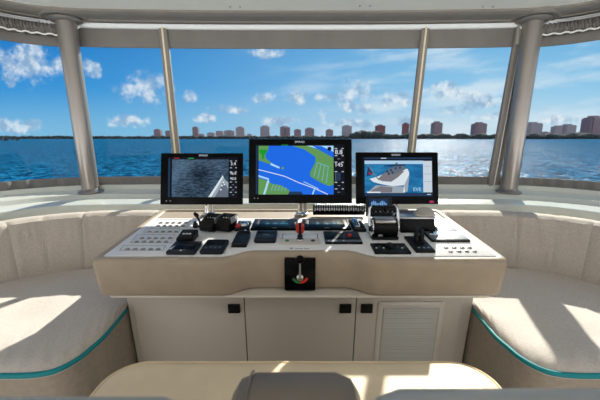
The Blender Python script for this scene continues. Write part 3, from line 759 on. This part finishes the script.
for q in (60, 78):
    bm = B(); add_lathe(bm, [(0.004,0),(0.004,0.002)], c=(sx(q), -0.0135, sz(339)), axis=(0,-1,0), n=10); fin('bezel_button', bm, m_btn, hs)
# right: picture of a yacht
poly, rect, stroke, txt, r, hs, fin, sx, sz = monitor(396.4, 178.3, 0.520, 0.328, 'right helm monitor showing a photo of a white yacht at sea', (-4, 546, 15, 352))
rect('screen', 38, 510, 45, 305, s_navy, 0)
rect('picture_sea', 55, 445, 70, 280, s_sea, 1); rect('picture_sky', 55, 445, 70, 92, s_skyc, 2)
poly('picture_wake', [(70,280),(130,230),(330,240),(322,280)], s_hull2, 2)
poly('picture_hull', [(88,188),(130,178),(200,150),(300,122),(342,124),(352,150),(345,200),(325,275),(310,275),(318,230),(240,236),(160,222),(110,208)], s_hull, 3)
poly('picture_hull_side', [(318,228),(352,160),(340,270),(322,276)], s_hull2, 4)
poly('picture_deck', [(140,190),(185,150),(300,132),(318,140),(275,180),(230,208),(170,204)], s_deckc, 4)
poly('picture_superstructure', [(190,150),(205,128),(250,112),(262,84),(274,84),(280,108),(322,100),(326,128),(250,160)], s_grey, 5)
poly('picture_roof', [(180,104),(245,96),(330,94),(326,104),(250,108),(182,108)], s_darkb, 6)
for q in ((205,140),(230,132),(262,120),(290,116),(240,148),(215,156)): rect('picture_person', q[0]-6, q[0]+6, q[1]-7, q[1]+7, s_darkb, 6)
poly('picture_flag', [(78,108),(108,150),(96,168),(66,170)], s_darkb, 5); poly('picture_flag_stripe', [(84,142),(100,158),(94,165),(80,152)], s_redc, 6)
poly('picture_flagpole', [(70,98),(74,96),(152,196),(146,198)], s_deckc, 5)
poly('picture_railing', [(100,262),(160,236),(240,244),(236,276),(90,278)], s_deckc, 4)
rect('list_column', 445, 504, 72, 276, s_list, 1)
for y in (105,155,205): rect('list_rule', 452, 498, y, y+3, s_hull2, 2)
rect('caption_bar', 70, 160, 272, 280, s_white, 5); rect('bottom_bar', 55, 505, 282, 300, s_darkb, 1); rect('top_bar', 55, 505, 50, 60, s_darkb, 1)
rect('toolbar_mark', 165, 200, 52, 57, s_list, 2); rect('toolbar_mark', 470, 495, 287, 292, s_list, 2)
txt('picture_lettering', 'EVE', 403, 258, 34, s_skyc, 4)
txt('brand_lettering', 'SIMRAD', 265, 33, 17, s_list, 1, hs)
bm = B(); add_lathe(bm, [(0.016,0),(0.016,0.0012)], axis=(0,-1,0), n=20)
bm.transform(Matrix.Translation((sx(499), -0.0135, sz(337))) @ Matrix.Diagonal((1,1,0.5,1))); fin('magenta_sticker', bm, m_magenta, hs)

# ------------------------------------------------------------------ instruments on the panel
LIFT = 0.008
def dev(name, label, cat, x0, x1, yf, yb, h=0.0, group=None):
    """a footprint on the slanted panel; returns root, width, depth (local x right, y away, z up)"""
    a, b_ = atP(x0, yf, LIFT), atP(x1, yf, LIFT); w = b_.x-a.x; bk = atP((x0+x1)/2, yb, LIFT+h)
    d = bk.y-a.y; cx = (a.x+b_.x)/2; cy = a.y+d/2
    r = thing(name, label, cat, (cx, cy, plane(cy)+LIFT), (TILT, 0, 0), group); return r, w, d
def slab(name, x0, x1, y0, y1, z0, z1, m, parent, rad=0.006, e=None):
    bm = B(); add_slab(bm, x0, x1, y0, y1, z0, z1, min(rad, (x1-x0)/2.1, (y1-y0)/2.1), e); return obj(name, bm, m, parent)
def knob(name, x, y, z, rad, h, m, parent, n=20):
    bm = B(); add_lathe(bm, [(rad, 0), (rad, h*0.7), (rad*0.85, h), (rad*0.3, h*1.02)], c=(x, y, z), n=n); return obj(name, bm, m, parent)

# black keypad block left
r, w, d = dev('remote_keypad', 'small raised black keypad beside the leftmost round buttons', 'keypad', 176.5, 193, 242.7, 230.5, 0.03)
bm = B(); add_loft(bm, [[(-w/2,-d/2,0),(w/2,-d/2,0),(w/2,d/2,0),(-w/2,d/2,0)], [(-w/2,-d/2,0.022),(w/2,-d/2,0.022),(w/2,d/2,0.034),(-w/2,d/2,0.034)], [(-w/2+.005,-d/2+.012,0.028),(w/2-.005,-d/2+.012,0.028),(w/2-.005,d/2-.008,0.040),(-w/2+.005,d/2-.008,0.040)]]); k_ = obj('keypad_body', bm, m_black, r, smooth=False)
for i in range(3):
    slab('key', -w*0.26+i*w*0.19, -w*0.26+i*w*0.19+0.012, -d*0.12, -d*0.12+0.012, 0.030, 0.0355, m_white if i < 3 else m_dark, k_, 0.002)
slab('key', -w*0.30, w*0.30, d*0.12, d*0.28, 0.032, 0.039, m_dark, k_, 0.003)
# flat controllers front left
r, w, d = dev('autopilot_display', 'flat black display lying front left of the console, widest of the left group', 'display', 165.5, 195, 255.3, 244)
slab('housing', -w/2, w/2, -d/2, d/2, 0, 0.020, m_dark, r, 0.008); sc = slab('screen', -w*0.28, w*0.42, -d*0.30, d*0.34, 0.0195, 0.0215, m_blackg, r, 0.003)
slab('screen_glow', -w*0.15, w*0.3, -d*0.1, d*0.12, 0.0212, 0.0218, s_navy, sc, 0.002)
bm = B(); add_prism(bm, [(-w*0.46,-d*0.32),(-w*0.36,-d*0.32),(-w*0.33,d*0.02)], 0.0195, 0.021); obj('corner_mark', bm, m_white, r, smooth=False)
knob('rocker_button', 0, -d*0.42, 0.019, 0.004, 0.002, m_btn, r, 12)
r, w, d = dev('autopilot_keypad', 'flat dark controller with small screen and arrow keys, second from left', 'controller', 199, 223, 254.8, 240.6, 0.01)
slab('housing', -w/2, w/2, -d/2, d/2, 0, 0.020, m_dkblue, r, 0.012); slab('screen', -w*0.36, w*0.40, -d*0.0, d*0.40, 0.0195, 0.0212, m_blackg, r, 0.003)
for i in range(4): knob('key', -w*0.30+i*w*0.20, -d*0.25+(d*0.04 if i % 2 else 0), 0.0195, 0.007, 0.0025, m_slate, r, 12)
slab('key', -w*0.04, w*0.04, -d*0.13, -d*0.09, 0.0195, 0.0215, m_slate, r, 0.002)
# two chunky radio handsets in cradles
for x0, x1, lab in ((199.5, 214.5, 'left of two chunky ribbed black handsets below the left monitor'), (215.5, 230.5, 'right of two chunky ribbed black handsets below the left monitor')):
    r, w, d = dev('radio_handset', lab, 'handset', x0, x1, 232.5, 213.5, 0.075, 'handsets below the left monitor'); r.rotation_euler = (TILT, 0, -0.30); r.location.x += 0.012
    bm = B(); d = max(d, 0.11)
    prof = [(-d/2+0.012,0.0),(-d/2,0.012),(-d/2-0.004,0.030),(-d/2+0.004,0.046),(-d/2+0.03,0.060),(d/2-0.01,0.082),(d/2,0.078),(d/2,0.050),(d/2-0.03,0.0)]
    add_loft(bm, [[(-w/2,y,z) for y, z in prof], [(-w/2+0.002,y,z) for y, z in prof], [(w/2-0.002,y,z) for y, z in prof], [(w/2,y,z) for y, z in prof]]); hb = obj('handset_body', bm, m_black, r)
    for i in range(4):
        xx = -w*0.30+i*w*0.20
        bm = B(); add_tube(bm, [(xx, -d/2+0.045, 0.0665), (xx, d/2-0.02, 0.0810)], 0.0028, 6); obj('grip_rib', bm, m_dark, hb)
    for i in range(3):
        bm = B(); add_sphere(bm, (-w*0.2+i*w*0.2, -d/2+0.055, 0.069), 0.0028); obj('indicator', bm, m_white, hb)
    bm = B(); add_box(bm, w/2-0.001, w/2+0.003, -d/2+0.03, d/2, 0.045, 0.080, 0.001); obj('steel_edge', bm, m_steel, r)
r, w, d = dev('gooseneck_microphone', 'thin bent black microphone stalk left of the two handsets', 'microphone', 196.5, 201.5, 228, 225)
bm = B(); add_tube(bm, [(0,0,0),(0,0,0.03),(-0.012,0.0,0.055),(-0.022,0.0,0.072)], 0.0065, 10); obj('stalk', bm, m_black, r)
bm = B(); add_tube(bm, [(-0.030,0,0.085),(-0.016,0,0.070),(-0.006,0,0.060)], [0.008,0.013,0.008], 12); obj('microphone_head', bm, m_black, r)
knob('foot', 0, 0, 0, 0.015, 0.008, m_black, r)
r, w, d = dev('toggle_switch', 'tiny black switch knob standing left of the microphone stalk', 'switch', 191.8, 196.5, 229.3, 226)
slab('switch_body', -0.014, 0.014, -0.01, 0.01, 0, 0.028, m_black, r, 0.006); knob('switch_cap', 0, 0, 0.027, 0.008, 0.012, m_dark, r)
r, w, d = dev('compass_unit', 'small black unit with shiny dome and red corner right of the handsets', 'instrument', 234.3, 248.5, 231.6, 220.5, 0.02)
slab('housing', -w/2, w/2, -d/2, d/2, 0, 0.022, m_black, r, 0.006)
bm = B(); add_sphere(bm, (w*0.05, 0, 0.018), 0.03, (1.0, 1.3, 0.6)); obj('dome', bm, m_chrome, r)
slab('red_cover', -w*0.46, -w*0.12, -d*0.46, -d*0.05, 0.020, 0.030, m_red, r, 0.003)
r, w, d = dev('cordless_handset', 'slim dark handset lying in front of the red cornered unit', 'handset', 231.3, 246.3, 247.5, 232, 0.02)
slab('housing', -w/2, w/2, -d/2, d/2, 0.004, 0.024, m_dkblue, r, 0.006); slab('cradle', -w/2-0.001, w/2+0.001, -d/2-0.003, d*0.30, 0, 0.010, m_black, r, 0.005)
slab('top_clip', -w*0.35, w*0.45, d*0.38, d*0.52, 0.01, 0.032, m_black, r, 0.004); knob('clip_stud', w*0.12, d*0.46, 0.031, 0.007, 0.004, m_chrome, r)
slab('label_strip', -w*0.1, w*0.1, -0.004, 0.0, 0.0238, 0.0243, m_slate, r, 0.001)
r, w, d = dev('chart_keypad', 'square dark keypad with rounded corners left of the red joystick', 'keypad', 253.6, 275.8, 243.6, 231.2, 0.012)
slab('housing', -w/2, w/2, -d/2, d/2, 0, 0.022, m_dkblue, r, 0.014); slab('screen', -w*0.42, w*0.42, d*0.10, d*0.42, 0.0215, 0.0228, m_blackg, r, 0.003)
slab('label_strip', -w*0.14, w*0.14, -d*0.02, d*0.03, 0.0215, 0.0225, m_btn, r, 0.001)
slab('key_row', -w*0.36, w*0.36, -d*0.38, -d*0.10, 0.0215, 0.0228, m_dark, r, 0.004)
# twin instrument displays in one raised bezel each
for x0, x1, lab in ((250.6, 298.3, 'long black instrument display left of the red joystick top'), (302.2, 351.5, 'long black instrument display right of the red joystick top')):
    r, w, d = dev('instrument_display', lab, 'display', x0, x1, 230.8, 220.8, 0.0, 'pair of long instrument displays')
    bz = slab('bezel', -w/2, w/2, -d/2, d/2, 0, 0.014, m_blackg, r, 0.004)
    sc = slab('screen', -w*0.30, w*0.30, -d*0.34, d*0.36, 0.0135, 0.0146, screen_mat('dim teal screen', (10, 26, 34)), r, 0.002)
    for i, (q, ww) in enumerate(((-0.22, 0.10), (-0.06, 0.12), (0.10, 0.14), (0.22, 0.06))):
        slab('readout', w*q, w*(q+ww*0.8), -d*0.1, d*0.06, 0.0145, 0.0149, screen_mat('readout teal', (34, 98, 118)), sc, 0.001); slab('readout', w*q, w*(q+ww*0.6), d*0.12, d*0.2, 0.0145, 0.0149, s_darkb, sc, 0.001)
    for s_ in (-1, 1):
        slab('key_column', s_*w*0.40-0.010, s_*w*0.40+0.010, -d*0.34, d*0.36, 0.0135, 0.0158, m_dark, r, 0.003)
    slab('brand_strip', -w*0.05, w*0.05, -d*0.45, -d*0.41, 0.0136, 0.0142, m_btn, r, 0.0008)
r, w, d = dev('flip_cover_unit', 'small glossy hooded unit between the right long display and the throttle', 'instrument', 353.4, 366.6, 232.2, 219, 0.015)
slab('housing', -w/2, w/2, -d/2, d/2, 0, 0.018, m_black, r, 0.006)
bm = B(); add_tube(bm, [(-w*0.15, -d*0.40, 0.018), (-w*0.15, 0, 0.026), (-w*0.15, d*0.40, 0.022)], [0.016, 0.020, 0.014], 16); obj('glossy_hood', bm, m_chrome, r)
slab('side_lens', w*0.12, w*0.42, -d*0.35, d*0.35, 0.017, 0.022, m_dkblue, r, 0.004)
# joystick and its white plate
r, w, d = dev('thruster_joystick', 'red joystick on a white plate with green and dark marks, centre of console', 'joystick', 279, 321, 244.6, 234.4)
pl = slab('base_plate', -w/2, w/2, -d/2, d/2, 0, 0.005, m_trimw, r, 0.004)
for s_ in (-1, 1): slab('plate_inlay', s_*w*0.27-0.052, s_*w*0.27+0.052, d*0.02, d*0.42, 0.0045, 0.0062, m_btn if False else m_panel, pl, 0.002)
for s_ in (-1, 1): slab('edge_bar', s_*w*0.44-0.0035, s_*w*0.44+0.0035, -d*0.05, d*0.42, 0.0045, 0.010, m_btn, pl, 0.002)
for s_, mm, nm in ((-1, m_green, 'green_button'), (1, m_ink, 'dark_button')):
    bm = B(); add_loft(bm, [circ((s_*w*0.315, -d*0.22, z), 0.0115, 18) for z in (0.004, 0.0075)]); obj(nm, bm, mm, r)
knob('steel_collar', 0, -d*0.20, 0.004, 0.020, 0.012, m_chrome, r, 24)
bm = B(); add_lathe(bm, [(0.018,0.014),(0.013,0.022),(0.015,0.030),(0.010,0.040),(0.008,0.060)], c=(0,-d*0.20,0), n=18); obj('rubber_boot', bm, m_black, r)
bm = B(); add_lathe(bm, [(0.010,0.044),(0.018,0.050),(0.0225,0.066),(0.0225,0.086),(0.017,0.098),(0.008,0.102)], c=(0,-d*0.20,0), n=20); gp = obj('red_grip', bm, m_red, r)
bm = B(); add_box(bm, -0.0065, 0.0065, -d*0.20-0.0265, -d*0.20-0.010, 0.045, 0.106, 0.003); obj('grip_stripe', bm, m_black, gp)
# black panel with red knob
r, w, d = dev('engine_control_panel', 'flat black panel with small red knob right of the red joystick', 'panel', 325.4, 362.8, 244.4, 233.0)
slab('housing', -w/2, w/2, -d/2, d/2, 0, 0.012, m_black, r, 0.003); slab('screen', -w*0.46, w*0.10, -d*0.20, d*0.30, 0.0115, 0.0128, m_blackg, r, 0.002)
slab('screen_frame', w*0.12, w*0.46, -d*0.20, d*0.42, 0.0115, 0.0150, m_dkblue, r, 0.003); knob('red_knob', w*0.20, -d*0.02, 0.014, 0.011, 0.012, m_red, r)
slab('front_edge', -w*0.49, w*0.49, -d*0.46, -d*0.30, 0.0115, 0.0126, m_slate, r, 0.001); slab('brand_strip', -w*0.25, -w*0.05, d*0.38, d*0.43, 0.0115, 0.0125, m_btn, r, 0.001)
for i in range(3): knob('small_key', -w*0.40+i*w*0.2, -d*0.38, 0.012, 0.004, 0.002, m_white, r, 10)
# perforated black roll lying behind
p0, p1 = atY(313, 209.8, 2.05), atY(364, 209.8, 2.05); rr = 0.036
zc = plane(2.05)+0.009+rr
r = thing('perforated_roll', 'black perforated roll lying behind the right long instrument display', 'roll', ((p0.x+p1.x)/2, 2.05, zc-rr)); Lh = (p1.x-p0.x)/2
bm = B(); add_loft(bm, [circ((x, 0, rr), q, 28, (1,0,0)) for x, q in ((-Lh, rr*0.7),(-Lh, rr-0.002),(-Lh+0.004, rr),(Lh-0.004, rr),(Lh, rr-0.002),(Lh, rr*0.7))]); obj('roll_body', bm, m_blackg, r)
bm = B(); nx = 21
for i in range(nx):
    for k in range(14):
        a = PI*0.02+PI*0.98*k/13+0.11*(i % 2); x = -Lh+0.012+(2*Lh-0.024)*i/(nx-1)
        c_ = Vector((x, math.cos(a)*rr*-1, rr+math.sin(a)*rr)); n_ = Vector((0, -math.cos(a), math.sin(a)))
        add_lathe(bm, [(0.0056, -0.001), (0.0056, 0.0012), (0.003, 0.0020)], c=c_, axis=n_, n=6)
o = obj('raised_dots', bm, m_steel, r); o['kind'] = 'stuff'
# throttle with drum, side arms and double grip
r, w, d = dev('engine_throttle', 'tall double engine throttle with steel arms and black grips', 'throttle', 374.8, 400.8, 243.5, 230, 0.0)
slab('base', -w/2-0.004, w/2+0.004, -0.055, 0.055, 0, 0.016, m_black, r, 0.01)
bm = B(); add_loft(bm, [circ((x, 0, 0.055), q, 32, (1,0,0)) for x, q in ((-w/2+0.004,0.044),(-w/2+0.006,0.048),(w/2-0.006,0.048),(w/2-0.004,0.044))]); dr = obj('drum', bm, m_black, r)
bm = B(); add_box(bm, -w/2+0.012, w/2-0.012, -0.034, 0.040, 0.082, 0.1035, 0.006); obj('scale_window', bm, m_steel, dr)
slab('brand_plate', -w*0.30, -w*0.12, -0.0495, -0.046, 0.020, 0.030, m_btn, r, 0.001)
for s_ in (-1, 1):
    bm = B(); add_lathe(bm, [(0.050,0),(0.050,0.006),(0.042,0.011),(0.028,0.012),(0.010,0.013)], c=(s_*(w/2-0.003),0,0.055), axis=(s_,0,0), n=32); obj('side_disc', bm, m_chrome, r)
    bm = B(); add_tube(bm, [(s_*(w/2+0.010), 0.0, 0.06), (s_*(w/2+0.012), 0.022, 0.11), (s_*(w/2+0.008), 0.036, 0.150), (s_*(w/2-0.006), 0.038, 0.158)], 0.0085, 12); obj('lever_arm', bm, m_chrome, r)
    bm = B(); add_loft(bm, [circ((x*s_, 0.036, 0.145), q, 20, (s_,0,0)) for x, q in ((0.003,0.016),(0.006,0.021),(w/2-0.006,0.021),(w/2-0.001,0.015))]); g = obj('grip', bm, m_black, r)
    for q in (0.02, 0.045):
        bm = B(); add_sphere(bm, (s_*q, 0.017, 0.137), 0.0035); obj('grip_screw', bm, m_steel, g)
# small upright display behind the throttle
c = atY(379.5, 207.0, 1.93); base = Vector((c.x, 1.95, plane(1.95)+LIFT)); r = thing('throttle_display', 'small upright black display directly behind the throttle grips', 'display', base)
Mx = Matrix.Translation((0, 0, c.z-base.z)) @ Matrix.Rotation(math.radians(-14), 4, 'X')
bm = B(); add_loft(bm, [[(x, y_, z) for x, z in rrect(-0.080+i_, 0.080-i_, -0.066+i_, 0.066-i_, 0.012)] for y_, i_ in ((0.016,0.01),(0.008,0),(-0.008,0),(-0.011,0.003))]); bm.transform(Mx); obj('housing', bm, m_dark, r)
bm = B(); add_box(bm, -0.060, 0.060, -0.0125, -0.0105, -0.02, 0.046); bm.transform(Mx); sc = obj('screen', bm, screen_mat('small screen blue', (24, 44, 78)), r, smooth=False)
bm = B()
for i in range(9): add_box(bm, -0.050+i*0.011, -0.042+i*0.011, -0.0132, -0.0124, 0.004+0.006*math.sin(i*2.1), 0.026+0.008*math.sin(i*1.3))
bm.transform(Mx); obj('screen_bars', bm, screen_mat('small screen bars', (110, 160, 210)), sc, smooth=False)
bm = B(); add_loft(bm, [[(x, y, 0) for x, y in rrect(-0.035,0.035,-0.02,0.03,0.01)], [(x, y+0.004, c.z-base.z-0.03) for x, y in rrect(-0.025,0.025,-0.006,0.01,0.005)]]); obj('support', bm, m_black, r)
# black box with a tray and a round cover on top
r, w, d = dev('instrument_box', 'squat black box with silver tray top right of the throttle', 'box', 400.5, 434.5, 232.8, 224, 0.0)
d0 = d/2; d = 0.13
bm = B(); add_loft(bm, [[(-w/2,-d0,0),(w/2,-d0,0),(w/2,d-d0,0),(-w/2,d-d0,0)],[(-w/2,-d0,0.012),(w/2+0.004,-d0,0.012),(w/2+0.004,d-d0,0.012),(-w/2,d-d0,0.012)],[(-w/2,0.012-d0,0.082),(w/2-0.006,0.012-d0,0.082),(w/2-0.006,d-d0,0.082),(-w/2,d-d0,0.082)]]); obj('box_body', bm, m_blackg, r, smooth=False)
slab('tray', -w/2-0.012, w/2-0.004, -0.002-d0, d-d0, 0.082, 0.092, m_steel, r, 0.006)
L0 = Vector(r.location); M0 = Matrix.Translation(L0) @ Matrix.Rotation(TILT, 4, 'X')
q = M0 @ Vector((w*0.26, 0.055-d0, 0.0925)); r = thing('computer_mouse', 'grey rounded mouse resting on the silver tray top', 'mouse', q, (TILT, 0, 0))
bm = B(); bmesh.ops.create_uvsphere(bm, u_segments=28, v_segments=16, radius=1, matrix=Matrix.Diagonal((0.056, 0.045, 0.040, 1)))
for v in list(bm.verts):
    if v.co.z < 0: v.co.z = 0
bmesh.ops.remove_doubles(bm, verts=bm.verts, dist=1e-5); obj('mouse_shell', bm, m_mousegrey, r)
slab('mouse_base', -0.057, 0.057, -0.046, 0.046, 0, 0.005, m_trimw, r, 0.03)
# lever pad
r, w, d = dev('joystick_pad', 'black pad with short double lever right of the throttle', 'controller', 416.2, 435.6, 253.2, 238.3)
slab('pad', -w/2, w/2, -d/2, d/2, 0, 0.014, m_black, r, 0.004); slab('pad_face', -w*0.42, w*0.42, -d*0.44, d*0.44, 0.0135, 0.0155, m_dkblue, r, 0.003)
for s_ in (-1, 1):
    bm = B(); add_tube(bm, [(s_*0.012, 0.0, 0.015), (s_*0.014, 0.012, 0.045), (s_*0.013, 0.018, 0.078+0.006*s_*-1)], [0.010, 0.013, 0.010], 14); obj('lever', bm, m_black, r)
    bm = B(); add_sphere(bm, (s_*0.013, 0.018, 0.080-0.006*s_), 0.0115, (1,1,0.7)); obj('lever_cap', bm, m_dark, r)
knob('pivot', 0, 0.0, 0.014, 0.028, 0.012, m_black, r, 24)
for i in range(3): knob('small_key', -w*0.25+i*w*0.25, -d*0.34, 0.015, 0.006, 0.002, m_steel, r, 10)
# low panel with knob
r, w, d = dev('camera_control_panel', 'low black panel with round knob at console front before the throttle', 'panel', 375, 411.5, 254.5, 245)
slab('housing', -w/2, w/2, -d/2, d/2, 0, 0.012, m_black, r, 0.003); knob('knob', 0, 0.006, 0.011, 0.019, 0.018, m_black, r, 24)
for i, xx in enumerate((-0.40,-0.30,-0.20,0.22,0.32,0.42)): knob('small_key', w*xx, (0.006 if i % 2 else -0.008), 0.0115, 0.005, 0.003, m_slate if i % 2 else m_white, r, 10)
# pad with silver dial and plain mat
r, w, d = dev('trackpad_controller', 'slate topped pad with silver dial at its left end', 'controller', 431.6, 470.6, 242.3, 233)
slab('pad', -w/2, w/2, -d/2, d/2, 0, 0.012, m_black, r, 0.004); slab('pad_face', -w*0.47, w*0.48, -d*0.42, d*0.44, 0.0115, 0.0135, m_slate, r, 0.004)
knob('silver_dial', -w*0.32, d*0.02, 0.013, 0.024, 0.014, m_chrome, r, 28)
r, w, d = dev('rubber_mat', 'plain slate grey mat at the back right corner of the panel', 'mat', 437.5, 458, 231.5, 219)
slab('mat_sheet', -w/2, w/2, -d/2, d/2, 0, 0.004, m_slate, r, 0.006)

# ------------------------------------------------------------------ helm bench in the foreground
r = thing('helm_bench', 'cream leather helm bench with grey backrests nearest the viewer', 'bench', (0, 0.75, 0))
def ba(name, bm, m, parent=None): bmesh.ops.translate(bm, verts=bm.verts, vec=(0, -0.75, 0)); return obj(name, bm, m, parent or r)
bm = B(); x0, x1, y0, y1 = -0.672, 0.665, 0.44, 1.045; rings = []
for i_, z in ((0.03,0.585),(0.008,0.60),(0.0,0.63),(0.0,0.68),(0.008,0.70),(0.028,0.714),(0.06,0.720),(0.10,0.722),(0.2,0.723)):
    rings.append([(x, y, z) for x, y in rrect(x0+i_, x1-i_, y0+i_, y1-i_, max(0.125-i_, 0.02), 10)])
add_loft(bm, rings)
cu = ba('seat_cushion', bm, m_cream)
bm = B(); pts = [Vector((x, y, 0.702)) for x, y in rrect(x0+0.006, x1-0.006, y0+0.006, y1-0.006, 0.119, 10)]; add_tube(bm, pts+[pts[0]], 0.004, 8); ba('piping', bm, m_cream, cu)
bm = B(); rings = [[(x, y, z) for x, y in rrect(-0.5, 0.5, 0.5, 0.9, 0.08, 6)] for z in (0.0, 0.06, 0.585)]; add_loft(bm, rings); ba('pedestal', bm, m_cab)
for xa, xb_, zt in ((-1.02, -0.150, 1.148), (0.095, 1.02, 1.162)):
    bm = B(); rings = []
    prof_ = [(-0.045,0),(-0.05,0.02),(0.05,0.02),(0.045,0)]
    xs = [xa, xa+0.005, xa+0.02, xa+0.05]+[xb_-0.05, xb_-0.02, xb_-0.005, xb_]
    tops = [0.06, 0.035, 0.012, 0, 0, 0.012, 0.035, 0.06]
    for x, tp in zip(xs, tops):
        zz = zt-tp; q = 0.055*(1-tp*3.5); ring = []
        for a in range(9): an = PI*a/8; ring.append((x, 0.37+q*math.cos(an), zz-0.045+0.045*math.sin(an)))
        ring += [(x, 0.37-q, 0.74), (x, 0.37+q, 0.74)]; rings.append(ring)
    add_loft(bm, rings); ba('backrest', bm, m_paleh)
bm = B(); rings = []
for x, tp in ((-0.140,0.07),(-0.136,0.035),(-0.122,0.012),(-0.09,0.0),(0.075,0.0),(0.107,0.012),(0.121,0.035),(0.125,0.07)):
    ring = []
    for a in range(13):
        an = PI*a/12; ring.append((x, 0.545+(0.075-tp*0.4)*math.cos(an), 1.036-tp-0.05+0.05*math.sin(an)))
    ring += [(x, 0.545-(0.075-tp*0.4), 0.735), (x, 0.545+(0.075-tp*0.4), 0.735)]; rings.append(ring)
add_loft(bm, rings); ar = ba('armrest', bm, m_hide)
bm = B(); add_tube(bm, [(-0.100, 0.545+0.078*math.cos(PI*a/12), 0.987+0.0505*math.sin(PI*a/12)) for a in range(13)], 0.0022, 6); ba('stitched_seam', bm, m_hide, ar)
